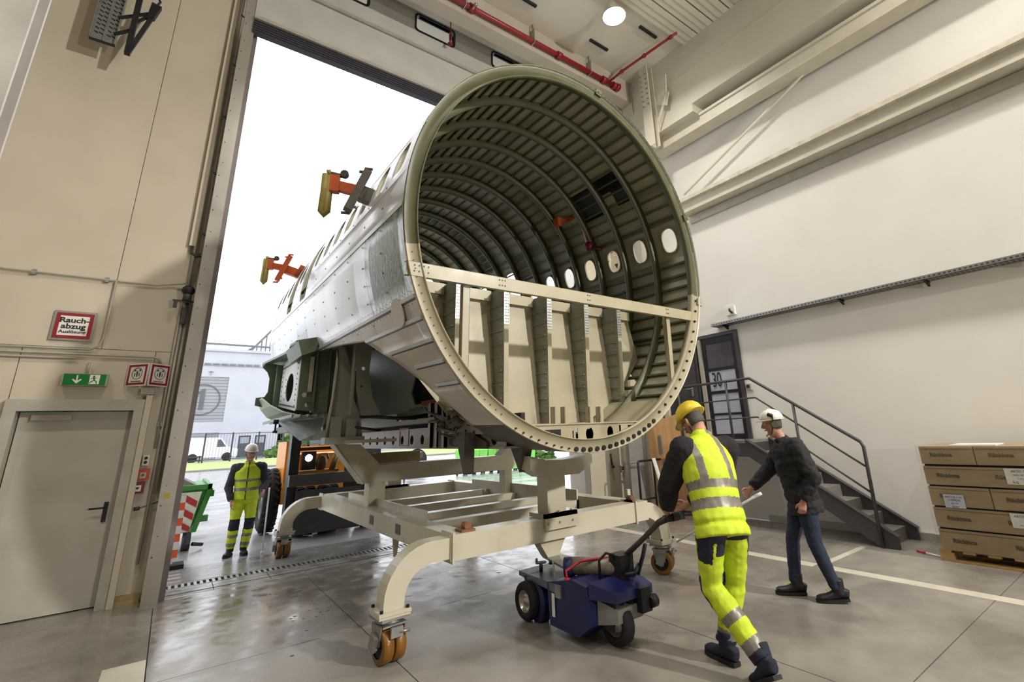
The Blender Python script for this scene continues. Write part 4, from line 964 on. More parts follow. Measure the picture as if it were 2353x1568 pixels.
    # ---- vest
    if style.get('vest'):
        g=G(); torso(g,.030,top=.85,hem=style.get('vhem',-.1))
        for s in 'LR': g.tube([lerp(j['chest'],j['neck'],.42),lerp(lerp(j['chest'],j['neck'],.5),j[s+'sh'],.62)],[.088*sc,.072*sc],12)
        g.tube([lerp(j['chest'],j['neck'],.75),j['neck']+(C-j['neck'])*.08],[.092*sc,.084*sc],14)
        p,c,n=j['pelvis'],j['chest'],j['neck']; ax=(c-p).normalized(); tl=(c-p).length
        def vz(q,nn):
            t=(q-p).dot(ax)/tl; l=(q-p).dot(L)/sc
            for a,b in style['bands']:
                if a<t<b: return 1
            if style.get('vstripe') and t>style['bands'][-1][1]-.02 and .085<abs(l)<.135: return 1
            if style.get('zip') and abs(l)<.008 and nn.dot(F)>.3: return 2
            return 0
        v=fuse('safety_vest',g,.0095,[M_hiv,M_refl,M_black],vz,5,style.get('vwr',.007),5,P,6)
    # ---- boots
    for s in 'LR':
        a=j[s+'an']; q=style.get('foot',{}).get(s,(0,0)); ty=math.radians(q[0]); tp=math.radians(q[1])
        f=(F*math.cos(ty)+L*math.sin(ty)); f2=f*math.cos(tp)-U*math.sin(tp); u2=U*math.cos(tp)+f*math.sin(tp); l2=u2.cross(f2)
        def B(x,y,z): return a+(l2*x+f2*y+u2*z)*sc
        g=G(); st=[(-.085,.018,.034,.026),(-.075,-.01,.040,.05),(-.02,-.005,.044,.056),(.04,-.030,.046,.042),(.10,-.042,.050,.032),(.16,-.045,.048,.028),(.195,-.050,.032,.018)]
        g.tube([B(0,y,z-.01) for y,z,wd,h in st],1,14,True,flat=[(wd*sc,h*sc) for y,z,wd,h in st],up=tuple(u2)); g.tube([B(0,-.01,-.03),B(0,-.015,.06),B(0,-.015,.10)],[.055*sc,.058*sc,.060*sc],14)
        bo=fuse('boot',g,.008,[style.get('boot',M_black)],None,3,0,0,P)
        g=G(); pts=[(-.09,.030),(-.05,.040),(.05,.046),(.12,.052),(.18,.044),(.205,.018)]
        poly=[B(-x,y,-.092) for y,x in pts]+[B(x,y,-.092) for y,x in reversed(pts)]; g.prism(poly,tuple(u2*.024*sc)); build('sole',g,M_dark,bo)
        if style.get('laces'):
            g=G()
            for k in range(4): g.tube([B(-.028,.03+.018*k,.035-.012*k),B(.0,.04+.018*k,.047-.012*k),B(.028,.03+.018*k,.035-.012*k)],.004*sc,6)
            g.tube([B(0,.03,.05),B(-.04,.05,.03),B(-.05,.03,.0)],.004*sc,6); build('laces',g,style['laces'],bo)
    if style.get('glove'): pass
    return P,j
def tz_work(best,F,L,h):
    d,s,t,q=best; side=(1 if s=='L' else -1)
    fr=q.dot(F); ou=q.dot(L)*side
    if 1.38<t<1.50 or 1.72<t<1.86: return 1
    if t>1.86: return 2 if style_cur.get('gaiter') else 0
    if .80<t<1.22 and fr>.0: return 2
    if .10<t<.55 and ou>.045 and fr<.03 : return 2
    if style_cur.get('seat') and s=='L' and .02<t<.42 and fr<.02 and not (.025<ou<.045): return 2
    if style_cur.get('seat') and h>.80 and h<.88: return 2
    return 0
# --- worker outside, facing the hall
style_cur={}
TM=[M_hiv,M_refl,M_navy]
person('man in yellow safety vest and white helmet standing on wet pavement outside beside forklift',(1.10,10.0,.0),262,.945,
 dict(pelvis=(0,0,.93),chest=(0,.0,1.28),neck=(0,.02,1.50),head=(0,.05,1.655),Lsh=(.20,.0,1.40),Rsh=(-.20,.0,1.40),Lel=(.29,.04,1.14),Lwr=(.27,.24,1.01),Rel=(-.27,.0,1.10),Rwr=(-.20,.12,.87),
      Lhip=(.10,0,.90),Rhip=(-.10,0,.90),Lkn=(.11,.03,.49),Rkn=(-.11,.03,.49),Lan=(.07,0,.098),Ran=(-.13,0,.098)),
 (18,12),{'L':((0,.3,-.9),1.1,0),'R':((.1,.2,-1),.7,0)},
 dict(helmet=M_what,glasses=True,jacket=mat('dark_grey_cloth','#33343a',.85,0,'#26272c',18,.8),vest=True,bands=[(.30,.42),(.72,.84)],zip=True,vstripe=False,vhem=-.12,tmats=TM,tzone=tz_work,foot={'L':(12,0),'R':(-14,0)},boot=M_black))
g=G(); g.cyl((1.40,9.72,.02),(1.395,9.70,1.0),.012,8); g.cyl((1.40,9.72,0),(1.40,9.72,.05),.02,8); build('guide_rod',g,M_white,None,label='thin white rod held upright by the worker outside, standing on wet pavement',cat='rod')
# --- man pulling with the white bar (dark jacket)
person('walking man in black jacket and white helmet with ear muffs, holding a thin bar',(5.27,2.74,.0),125,1.0,
 dict(pelvis=(0,-.02,.94),chest=(0,.03,1.30),neck=(0,.09,1.52),head=(0,.155,1.665),Lsh=(.19,-.01,1.43),Rsh=(-.19,.07,1.42),Lel=(.25,-.12,1.15),Lwr=(.23,.01,.92),Rel=(-.23,.25,1.18),Rwr=(-.16,.46,1.0),
      Lhip=(.10,-.02,.91),Rhip=(-.10,.0,.91),Lkn=(.10,-.05,.50),Lan=(.08,-.17,.105),Rkn=(-.10,.13,.50),Ran=(-.10,.17,.098)),
 (0,4),{'L':((0,.25,-.95),1.0,0),'R':((0,.75,-.65),1.25,0)},
 dict(helmet=M_what,muffs=True,jacket=M_blkcloth,jwr=.015,long=-.42,bulk=.040,slv=1.2,tmats=[M_jean],tzone=None,twr=.006,leg=(.10,.095,.078,.068,.066,.060,.058),foot={'L':(0,4),'R':(0,0)},boot=M_black,laces=mat('neon_lace','#c8d830',.6)))
g=G(); g.tube([(4.985,4.20,.36),(4.955,3.35,.80),(4.945,3.02,.965)],.012,8); g.tube([(4.955,3.10,.93),(4.945,2.98,.985)],.016,8); build('tow_bar',g,M_white,None,label='thin white bar from the walking man\'s hand to the caster at the frame\'s right corner',cat='bar')
# --- man pushing the tug, seen from behind
style_cur['seat']=True; style_cur['gaiter']=True
person('man in yellow safety vest and yellow helmet seen from behind, leaning over the blue tug',(3.46,2.40,.0),72,1.075,
 dict(pelvis=(.05,.02,.93),chest=(.02,.13,1.28),neck=(-.04,.25,1.50),head=(-.05,.335,1.60),Lsh=(.19,.17,1.40),Rsh=(-.20,.17,1.39),Lel=(.27,.30,1.14),Lwr=(.20,.45,.965),Rel=(-.20,.28,1.12),Rwr=(.0,.47,.97),
      Lhip=(.15,.0,.90),Rhip=(-.05,0,.90),Lkn=(.14,.09,.50),Lan=(.02,-.20,.13),Rkn=(-.08,.12,.49),Ran=(.02,.17,.098)),
 (14,34),{'L':((-.2,.8,-.45),1.1,0),'R':((.3,.75,-.35),1.1,0)},
 dict(helmet=M_yhat,jacket=mat('plum_black_cloth','#1d161b',.9,0,'#141014',18,.8),vest=True,bands=[(.14,.33),(.50,.66)],vstripe=True,vhem=-.33,slv=1.3,hatk=1.12,tmats=TM,tzone=tz_work,foot={'L':(-4,28),'R':(6,0)},glasses=True,boot=M_navy))
# ================================================================ INDOOR OBJECTS
# --- blue electric tug
T=thing('electric_tug','dark blue electric tug with three black wheels standing under the frame\'s towing cone','tug',(3.2,3.9,0))
def tg(name,g,m,par=None,**k): return build(name,g,m,par or T,**k)
g=G(); g.hexa([(2.95,4.55,.33),(3.52,4.55,.33),(3.52,3.78,.33),(2.86,3.78,.33),(2.95,4.55,.37),(3.52,4.55,.37),(3.52,3.78,.40),(2.86,3.78,.40)]); tg('deck_plate',g,mat('tug_deck','#6e6f70',.35,.5,'#55565a',6,1.0))
g=G(); g.prism([(3.02,4.5,.33),(3.02,3.8,.33),(3.02,3.72,.06),(3.02,3.95,.045),(3.02,4.25,.14)],(.42,0,0)); tg('side_body',g,M_blue)
g=G(); g.prism([(2.88,3.98,.39),(2.88,3.62,.47),(2.88,3.44,.45),(2.88,3.42,.16),(2.88,3.56,.06),(2.88,3.95,.06)],(.58,0,0)); tg('body',g,M_blue)
g=G(); g.lathe([(.0,.0),(.21,.0),(.22,.02),(.22,.10)],(2.93,4.33,.16),'x',24,60,250); tg('mudguard',g,M_blue)
g=G(); g.hexa([(2.90,3.43,.36),(3.44,3.43,.36),(3.42,3.20,.35),(3.0,3.20,.35),(2.90,3.43,.48),(3.44,3.43,.48),(3.42,3.20,.42),(3.0,3.20,.42)]); tg('front_bridge',g,M_blue)
g=G(); g.box(2.895,2.90,3.46,3.66,.26,.40); g.hexa([(2.98,3.42,.16),(3.4,3.42,.16),(3.3,3.22,.2),(3.02,3.22,.2),(2.98,3.42,.34),(3.4,3.42,.34),(3.3,3.22,.3),(3.02,3.22,.3)]); tg('battery_box',g,mat('battery_grey','#8b8a86',.5))
def wheel(c,r,wd,m_t=M_dark,par=T,ax='x',hub=M_alu):
    g=G(); w2=wd/2; g.lathe([(r*.56,-w2*.8),(r*.62,-w2),(r*.88,-w2),(r*.97,-w2*.7),(r,0),(r*.97,w2*.7),(r*.88,w2),(r*.62,w2),(r*.56,w2*.8)],c,ax,34); t=build('tyre',g,m_t,par)
    g=G(); g.lathe([(r*.57,-w2*.8),(r*.5,-w2*.55),(r*.46,-w2*.2),(r*.2,-w2*.3),(r*.16,-w2*.7),(.001,-w2*.75)],c,ax,24); g.lathe([(r*.57,w2*.8),(r*.5,w2*.55),(r*.46,w2*.2),(r*.2,w2*.3),(r*.16,w2*.7),(.001,w2*.75)],c,ax,24); build('wheel_rim',g,hub,par)
wheel((2.90,4.33,.165),.165,.10); wheel((3.56,4.33,.165),.165,.10)
wheel((3.12,3.34,.165),.165,.105)
g=G()
for x in (3.02,3.18): g.hexa([(x-.006,3.28,.13),(x+.006,3.28,.13),(x+.006,3.39,.13),(x-.006,3.39,.13),(x-.006,3.24,.34),(x+.006,3.24,.34),(x+.006,3.42,.34),(x-.006,3.42,.34)])
g.box(3.02,3.18,3.25,3.40,.335,.35); g.tube([(3.0,3.34,.165),(3.2,3.34,.165)],.02,10); tg('castor_fork',g,M_black)
g=G(); g.box(3.24,3.36,3.16,3.26,.24,.42); g.tube([(3.34,3.18,.30),(3.42,3.18,.30)],.05,14); tg('motor_housing',g,M_black)
g=G(); g.hexa([(3.16,4.42,.47),(3.34,4.42,.47),(3.40,3.9,.43),(3.10,3.9,.43),(3.16,4.42,.49),(3.34,4.42,.49),(3.40,3.9,.45),(3.10,3.9,.45)]); g.tube([(3.10,4.45,.46),(3.12,4.48,.42),(3.10,4.3,.46)],.014,8); tg('lifting_plate',g,M_galv)
g=G(); g.cyl((3.06,4.32,.37),(3.06,4.32,.455),.018,10); g.cyl((3.06,4.32,.37),(3.06,4.32,.378),.04,12); tg('support_pin',g,M_black)
g=G(); g.tube([(3.12,4.2,.48),(2.98,4.0,.44),(2.93,3.92,.33),(2.88,3.84,.30)],.009,8); g.box(2.86,2.90,3.76,3.84,.30,.40); tg('linkage_bar',g,M_galv)
g=G(); g.cyl((3.10,3.86,.50),(3.28,3.42,.53),.075,20); tg('cylinder',g,mat('worn_cylinder','#9a9285',.45,.2,'#77705f',16,1.0))
g=G(); g.cyl((3.05,3.92,.485),(3.10,3.86,.49),.085,18); tg('cylinder_collar',g,M_blue)
g=G(); g.box(2.868,2.872,3.86,3.90,.14,.32); tg('label_strip',g,M_white)
g=G(); g.tube([(3.28,3.48,.60),(3.14,3.62,.585),(3.05,3.70,.57),(2.95,3.78,.50),(2.93,3.74,.43)],.012,8); g.tube([(2.93,3.74,.45),(2.91,3.72,.40)],[.03,.025],10); tg('red_cable',g,M_redp)
g=G(); g.tube([(3.10,3.5,.42),(3.10,3.5,.60),(3.14,3.45,.66),(3.2,3.42,.64),(3.22,3.40,.56)],.012,8); tg('black_cable',g,M_black)
g=G(); g.box(3.20,3.36,3.34,3.48,.46,.64); g.tube([(3.36,3.3,.48),(3.40,3.26,.62),(3.40,3.22,.72)],.018,8); g.tube([(3.22,3.32,.5),(3.30,3.28,.5),(3.38,3.30,.55)],.02,8); tg('tiller_joint',g,M_black)
g=G(); g.tube([(3.29,3.40,.60),(3.38,3.2,.78),(3.44,3.08,.90),(3.50,2.98,.955)],[.026,.022,.026,.034],12); tl=tg('tiller_arm',g,mat('tiller_brown','#3a302e',.5))
g=G(); g.tube([(3.42,2.93,.95),(3.50,2.94,.97),(3.60,2.92,.97),(3.68,2.86,.965)],.022,10); g.hexa([(3.44,2.90,.93),(3.58,2.90,.93),(3.56,3.04,.90),(3.46,3.04,.90),(3.44,2.90,.98),(3.58,2.90,.98),(3.56,3.04,.96),(3.46,3.04,.96)]); tg('tiller_grip',g,M_black,tl)
# --- staircase and platform
ST=thing('steel_staircase','anthracite steel staircase with pipe railings leading up to the raised door','staircase',(8.2,4.2,0))
def sg(name,g,m=M_anth,par=None,**k): return build(name,g,m,par or ST,**k)
M_step=mat('chequer_step','#8a857e',.5,.2,'#77726b',14,.9)
n=7; run=(4.80-2.98)/n; rise=1.38/8
for i in range(n):
    y0=4.80-run*(i+1); z=1.38-rise*(i+1)
    g=G(); g.box(7.86,8.56,y0,y0+run+.02,z-.03,z); g.box(7.86,8.56,y0,y0+.012,z-rise+.0,z-.03) ; sg('step',g,M_step)
for x in (7.80,8.56):
    g=G(); g.prism([(x,4.85,1.42),(x,2.84,.16),(x,2.84,0),(x,3.05,0),(x,4.85,1.16)],(.06,0,0)); sg('stringer_beam',g)
    g=G(); g.bar((x+.03,4.85,1.425),(x+.03,2.83,.16),.10,.012,up=(0,0,1)); sg('stringer_flange',g)
g=G(); g.box(7.80,8.65,4.85,6.15,1.36,1.40); sg('platform_deck',g,M_step)
for q in ((7.80,7.86,4.85,6.15),(8.58,8.64,4.85,6.15)): g=G(); g.box(q[0],q[1],q[2],q[3],1.14,1.36); sg('platform_beam',g)
g=G(); g.box(7.86,8.58,4.85,4.91,1.16,1.36); sg('platform_beam',g)
for x in (7.83,8.6): g=G(); g.box(x-.03,x+.03,6.05,6.11,0,1.14); sg('support_post',g)
def rail(pts,r,par=None): g=G(); g.tube(pts,r,10); return sg('handrail',g)
rx=7.77
rail([(rx,6.12,2.41),(rx,4.58,2.43),(rx,3.03,1.37),(rx,3.0,1.30),(rx,3.03,.02)],.024)
rail([(rx,6.12,2.08),(rx,4.52,2.10),(rx,3.03,1.04)],.014); rail([(rx,6.12,1.76),(rx,4.53,1.78),(rx,3.03,.70)],.014)
for y,z0,z1 in ((5.05,1.38,2.42),(6.12,1.38,2.42),(3.9,.62,1.97)): g=G(); g.cyl((rx,y,z0),(rx,y,z1),.022,10); sg('rail_post',g)
# lower guard rail in front of the plywood
BR=thing('guard_railing','low dark pipe railing standing in front of the leaning plywood sheet','railing',(7.7,6.7,0))
g=G(); g.tube([(7.28,6.9,.12),(7.28,6.9,1.04),(7.30,6.9,1.06),(8.25,6.9,1.06)],.022,10); g.tube([(7.72,6.9,.02),(7.72,6.9,1.06)],.022,10); g.tube([(7.28,6.9,.36),(7.72,6.9,.36)],.016,10); build('rail_frame',g,M_black,BR)
g=G(); g.tube([(8.25,6.9,1.06),(8.25,6.9,.0)],.022,10); build('rail_post',g,M_black,BR)
# plywood sheet leaning, grey panel beside it
g=G(); g.hexa([(7.80,7.0,.0),(8.55,6.28,.0),(8.57,6.30,.0),(7.82,7.02,.0),(7.80,7.06,1.74),(8.55,6.3,2.06),(8.57,6.32,2.06),(7.82,7.08,1.74)]); py=build('plywood_sheet',g,M_ply,None,label='brown plywood sheet leaning behind the pipe railing beneath the platform',cat='board')
for (a,b) in (((7.93,6.83,1.15),(7.95,6.86,1.52)),((8.27,6.48,1.35),(8.28,6.51,1.78))):
    g=G(); g.bar(a,b,.05,.03); build('hinge_strip',g,M_galv,py)
g=G(); g.box(7.35,7.75,7.18,7.24,.30,1.70); g.box(7.30,7.80,7.16,7.26,.0,.30); cab=build('grey_cabinet',g,mat('cabinet_grey','#8c8985',.4,0,'#7a7773',4,.8),None,label='narrow grey metal cabinet standing behind the dark pipe railing',cat='cabinet')
g=G(); g.box(7.33,7.77,7.15,7.27,1.70,1.73); build('cabinet_top',g,M_frame,cab)
g=G(); g.box(7.33,7.77,7.165,7.18,1.02,1.04); build('cabinet_seam',g,M_frame,cab)
g=G(); g.hexa([(7.62,6.80,1.10),(7.68,6.80,1.10),(7.66,6.82,1.10),(7.60,6.82,1.10),(7.78,6.72,.35),(7.84,6.72,.35),(7.82,6.74,.35),(7.76,6.74,.35)]); build('cloth_strip',g,M_white,None,label='white cloth strip hanging from the dark low railing',cat='cloth')
# switches on gate wall right part
def wallbit(name,g,m,label,cat,parts=()):
    o=build(name,g,m,None,label=label,cat=cat)
    for nm,gg,mm in parts: build(nm,gg,mm,o)
    return o
g=G(); g.box(7.76,7.86,7.86,7.9,.80,.92); h=G(); h.box(7.78,7.84,7.855,7.86,.83,.86); h.box(7.78,7.84,7.855,7.86,.87,.90); wallbit('socket_box',g,M_frame,'small grey socket box low on the wall pier right of the gate','socket',(('socket_face',h,M_black),))
g=G(); g.tube([(7.50,7.88,1.18),(7.50,7.86,1.0),(7.52,7.86,.93)],.015,8); h=G(); h.sph((7.52,7.85,.92),.035,10); wallbit('pull_switch',g,M_black,'black pendant switch on a cable on the pier right of the gate','switch',(('switch_knob',h,M_black),))
g=G(); g.box(8.60,8.66,5.06,5.16,2.29,2.41); h=G(); h.tube([(8.58,5.11,2.36),(8.60,5.11,2.36)],.03,12); wallbit('wall_socket',g,M_frame,'small grey socket on the white wall beside the raised door','socket',(('socket_face',h,M_black),))
g=G(); g.box(8.61,8.66,5.16,5.36,3.80,3.98); h=G(); h.tube([(8.6,5.26,3.92),(8.56,5.24,3.88),(8.6,5.20,3.82)],.02,8); wallbit('junction_box',g,M_wallR,'square white junction box on the wall just above the cable tray','junction box',(('cable_stub',h,M_black),))
# cable tray on the right wall
CTY=thing('cable_tray','long perforated metal cable tray running along the white wall above the stairs','cable tray',(8.55,1,3.6))
g=G(); 
y=-9
g.box(8.42,8.66,-9,5.62,3.60,3.604); g.box(8.42,8.424,-9,5.62,3.60,3.66); g.box(8.655,8.66,-9,5.62,3.60,3.66); build('tray_body',g,M_galv,CTY)
g=G()
for k in range(150):
    yy=5.55-.06*k; g.box(8.45,8.49,yy-.02,yy+.02,3.597,3.60); g.box(8.55,8.6,yy-.02,yy+.02,3.597,3.60); g.box(8.417,8.42,yy-.015,yy+.015,3.62,3.64)
build('tray_slots',g,M_anth,CTY,kind='stuff')
for yy in (5.35,3.15,1.95,.85,-.6,-2.6): g=G(); g.prism([(8.62,yy,3.6),(8.44,yy,3.6),(8.62,yy,3.52)],(0,.03,0)); g.box(8.42,8.66,yy,yy+.03,3.585,3.6); build('bracket',g,M_black,CTY)
# --- pallet with shrink-wrapped cartons
PL=thing('wooden_pallet','light wooden pallet on the floor under the stack of wrapped cartons','pallet',(8.0,1.5,0))
for x in (7.60,7.96,8.32):
    g=G(); g.box(x,x+.10,.38,2.34,0,.022); build('pallet_board',g,M_wood,PL)
    for y in (.40,1.30,2.20): g=G(); g.box(x,x+.10,y,y+.14,.022,.098); build('pallet_block',g,M_wood,PL)
for k in range(9): y=.38+.23*k; g=G(); g.box(7.6,8.42,y,y+.12,.098,.122); build('pallet_board',g,M_wood,PL)
rows=[(.125,.355,(1.02,)),(.375,.60,()),(.62,.84,(1.70,)),(.86,1.075,()),(1.10,1.31,(1.75,))]
names=['bottom','second','middle','fourth','top']
pos=['bottom layer','second layer from the floor','middle layer','fourth layer from the floor','top layer']
M_txt=mat('carton_print','#5d5243',.7)
MX=Matrix(((0,0,-1,7.585),(-1,0,0,0),(0,1,0,0),(0,0,0,1)))
def onbox(y,z,sx=1.0,sz=1.0): return Matrix(((0,0,-1,7.592),(-sx,0,0,y),(0,sz,0,z),(0,0,0,1)))
for r,(z0,z1,cuts) in enumerate(rows):
    ys=[2.30]+list(cuts)+[.40]
    for i in range(len(ys)-1):
        y1,y0=ys[i],ys[i+1]; t=thing('carton','brown printed carton in the %s of the wrapped pallet stack%s'%(pos[r],'' if len(ys)==2 else (', beside the stairs end' if i==0 else ', away from the stairs')),'carton',(8.0,(y0+y1)/2,z0),group='wrapped cartons on the pallet')
        g=G(); g.box(7.60,8.40,y0+.004,y1-.004,z0,z1); build('box_body',g,M_card,t)
        g=G(); g.box(7.597,7.60,y0+.02,y1-.02,z1-.03,z1-.026); build('lid_edge',g,M_txt,t)
        for yy in ([y1-.22] if y1-y0<1.1 else [y1-.24,y1-.80]):
            if yy>y0+.2: build('carton_print',text_mesh('carton_print','Rückinna',.062,onbox(yy,z0+.11),M_txt,.0008,bold=.002),None,t)
def sticker(y,z,w,h,par_i,lines,m=M_whitesign):
    t=[o for o in COL.objects if o.name.startswith('carton') and o.type=='EMPTY'][par_i]
    g=G(); g.box(7.588,7.592,y-w/2,y+w/2,z-h/2,z+h/2); s=build('sticker',g,m,t)
    for k,(tx,sz) in enumerate(lines): build('sticker_print',text_mesh('sticker_print',tx,sz,Matrix(((0,0,-1,7.587),(-1,0,0,y),(0,1,0,z+h/2-.03-k*h/(len(lines)+.3)),(0,0,0,1))),M_blk,.0004),None,s)
sticker(2.06,.68,.20,.15,3,[('ANTOR 5 5B',.03),('L7799095',.032),('EB 115',.024),('|||||||||||||',.02)],mat('pale_blue_label','#c8cbd8',.4))
sticker(1.38,.985,.28,.17,5,[('ARTIC 5 5B',.034),('VASE 5 BODY 1',.022),('7 STONE',.022),('KG    73508',.036)])
sticker(1.50,.52,.16,.15,2,[('ARTIC',.034),('--',.02),('KG',.02)])
for z in (.365,.61,.85,1.0875):
    g=G(); g.box(7.62,8.38,.42,2.28,z-.0085,z+.0085); build('spacer_layer',g,M_navy,None,label='dark spacer strip between carton layers, %s gap from the floor on the wrapped pallet stack'%({.365:'first',.61:'second',.85:'third',1.0875:'fourth'}[z]),cat='spacer',group='dark spacers in the carton stack')
M_film=mat('stretch_film','#ffffff',.12,trans=1.0); M_film.node_tree.nodes['Principled BSDF'].inputs['IOR'].default_value=1.03
g=G(); N=60; b=0
for zz in (.10,.35,.36,.62,.85,1.09,1.32):
    for k in range(N+1):
        y=2.33-(2.33-.36)*k/N; g.v.append((7.572-.006*math.sin(k*1.7+zz*9)*random.random(),y,zz+.004*math.sin(k)))
for i in range(6):
    for k in range(N): p=i*(N+1)+k; g.face((p,p+1,p+N+2,p+N+1),True)
e=len(g.v); g.v+=[(7.58,2.33,.10),(8.42,2.33,.10),(8.42,2.33,1.32),(7.58,2.33,1.32)]; g.face((e,e+1,e+2,e+3))
build('stretch_film',g.mesh('stretch_film',M_film,False),None,None,label='clear shiny stretch film wrapped round the carton stack',cat='film')
g=G(); g.box(7.7,8.1,1.55,2.0,1.312,1.324); build('paper_sheet',g,M_whitesign,None,label='white sheet lying on top of the wrapped carton stack',cat='paper')
g=G(); g.tube([(7.72,2.36,.012),(7.80,2.55,.012)],.012,8); h=G(); h.tube([(7.80,2.55,.012),(7.84,2.66,.012)],.014,8); o=build('marker_rod',g,M_white,None,label='short white and red rod lying on the floor beside the pallet',cat='rod'); build('red_tip',h,M_redp,o)
# --- red sprinkler pipe
RP=thing('sprinkler_pipe','long red sprinkler pipe hung under the ceiling behind the gate header','pipe',(5,6.6,9.8))
PY,PZ=6.62,9.66
g=G(); g.cyl((.8,PY,PZ),(7.45,PY,PZ),.055,14); build('main_pipe',g,M_red,RP)
for x in (3.45,5.6,6.95,7.3): g=G(); g.cyl((x-.06,PY,PZ),(x+.06,PY,PZ),.082,14); build('coupling',g,M_red,RP)
g=G(); g.cyl((7.35,PY,PZ),(7.45,PY,PZ),.09,14); g.box(7.38,7.42,PY-.11,PY+.11,PZ-.03,PZ+.03); build('end_cap',g,M_red,RP)
g=G(); g.tube([(7.1,PY,PZ),(7.2,6.2,PZ+.1),(7.35,4.75,PZ+.1)],.028,10); build('branch_pipe',g,M_red,RP)
for y in (6.25,5.6,4.9): g=G(); g.cyl((7.2+(6.2-y)*.103,y+.03,PZ+.1),(7.2+(6.2-y)*.103,y-.03,PZ+.1),.045,10); build('coupling',g,M_red,RP)
for x in (3.3,4.9,6.5): g=G(); g.box(x-.01,x+.01,PY-.065,PY+.065,PZ-.065,PZ+.3); g.box(x-.01,x+.01,PY-.02,PY+.02,PZ+.3,10.1); build('pipe_hanger',g,M_galv,RP)
g=G(); g.cyl((3.45,PY-.12,PZ-.05),(3.45,PY+.02,PZ-.05),.025,8); g.sph((3.45,PY-.16,PZ-.06),.04,8); build('sprinkler_head',g,M_galv,RP)
g=G(); g.cyl((3.42,7.5,9.66),(3.42,7.5,9.50),.022,8); h=G(); h.lathe([(.01,0),(.05,-.03),(.055,-.05),(.01,-.05)],(3.42,7.5,9.52),'z',14); o=build('sprinkler_nozzle',g,M_red,None,label='small red sprinkler nozzle hanging in front of a gate leaf window',cat='sprinkler'); build('deflector',h,M_red,o)
g=G(); g.cyl((3.42,7.5,9.60),(3.42,7.5,10.03),.012,8); g.cyl((3.42,7.5,9.60),(3.42,7.5,9.70),.03,8); build('pipe_stub',g,M_red,o)
# --- high bay lights
g0=None
for i,(p,e) in enumerate(LAMPS):
    lab='round white high bay light glowing on the ceiling beyond the ribbed panels' if i==0 else 'round white high bay light on the hall ceiling above and behind the viewer'
    t=thing('high_bay_lamp',lab,'ceiling light',(p[0],p[1],9.8),group=None if i==0 else 'high bay lights behind the viewer')
    g=G(); g.lathe([(.01,.2),(.06,.18),(.08,.10),(.25,.02),(.25,0),(.235,0)],(p[0],p[1],9.8),'z',24); build('housing',g,M_frame,t)
    g=G(); g.lathe([(.001,.012),(.225,.012),(.225,.008),(.001,.008)],(p[0],p[1],9.8),'z',24); build('diffuser',g,mat('lamp_glow','#fff4dc',.5,emit=('#fff6e4',30)),t)
# --- signs on the left wall
def sign_board(name,label,x0,x1,z0,z1,y,m,cat='sign',d=.02):
    t=thing(name,label,cat,((x0+x1)/2,y,z0)); g=G(); g.box(x0,x1,y-d,y,z0,z1); build('board',g,m,t); return t
def TX(x,y,z,sx=1,sz=1): return Matrix(((sx,0,0,x),(0,0,-1,y),(0,sz,0,z),(0,0,0,1)))
t=sign_board('smoke_vent_sign','white sign with red border and black writing high on the wall left of the gate',-1.34,-.96,3.00,3.36,8.09,M_alu)
build('red_border',plate_mesh('red_border',[rect(-1.315,-.985,3.025,3.335),rect(-1.28,-1.02,3.06,3.30)],.004,XZ(8.066),mat('sign_red','#8c1420',.45)),None,t)
g=G(); g.box(-1.28,-1.02,8.066,8.07,3.06,3.30); build('sign_face',g,M_whitesign,t)
for s,z,q,bl in (('Rauch-',3.245,.085,.0022),('abzug',3.170,.085,.0022),('Auslösung',3.105,.052,.001)): build('lettering',text_mesh('lettering',s,q,TX(-1.15,8.063,z,1.12),M_blk,.001,bold=bl),None,t)
t=thing('exit_sign','green emergency exit sign with down arrow and running figure above the grey door','sign',(-.93,8.02,2.46))
g=G(); g.box(-1.13,-.73,7.98,8.08,2.455,2.60); build('sign_housing',g,M_frame,t); g=G(); g.box(-1.115,-.745,7.972,7.98,2.462,2.592); build('sign_face',g,M_green,t)
g=G(); g.cyl((-.93,8.04,2.60),(-.93,8.04,2.74),.012,8); build('hanger',g,M_frame,t)
g=G(); g.prism([(-1.005,7.97,2.578),(-.99,7.97,2.578),(-.99,7.97,2.515),(-.965,7.97,2.535),(-.955,7.97,2.525),(-.9975,7.97,2.478),(-1.04,7.97,2.525),(-1.03,7.97,2.535),(-1.005,7.97,2.515)],(0,-.002,0)); build('arrow',g,M_white,t)
build('door_symbol',plate_mesh('door_symbol',[rect(-.89,-.80,2.475,2.585)],.002,XZ(7.969),M_white),None,t)
g=G(); g.tube([(-.853,7.967,2.568),(-.853,7.966,2.5681)],.010,10); g.bar((-.856,7.967,2.556),(-.846,7.967,2.522),.014,.003,up=(0,1,0)); g.bar((-.846,7.967,2.522),(-.868,7.967,2.505),.009,.003,up=(0,1,0)); g.bar((-.868,7.967,2.505),(-.885,7.967,2.485),.009,.003,up=(0,1,0)); g.bar((-.846,7.967,2.522),(-.825,7.967,2.505),.009,.003,up=(0,1,0)); g.bar((-.825,7.967,2.505),(-.822,7.967,2.48),.009,.003,up=(0,1,0)); g.bar((-.857,7.967,2.552),(-.880,7.967,2.535),.007,.003,up=(0,1,0)); g.bar((-.855,7.967,2.55),(-.83,7.967,2.545),.007,.003,up=(0,1,0)); build('running_figure',g,M_green,t)
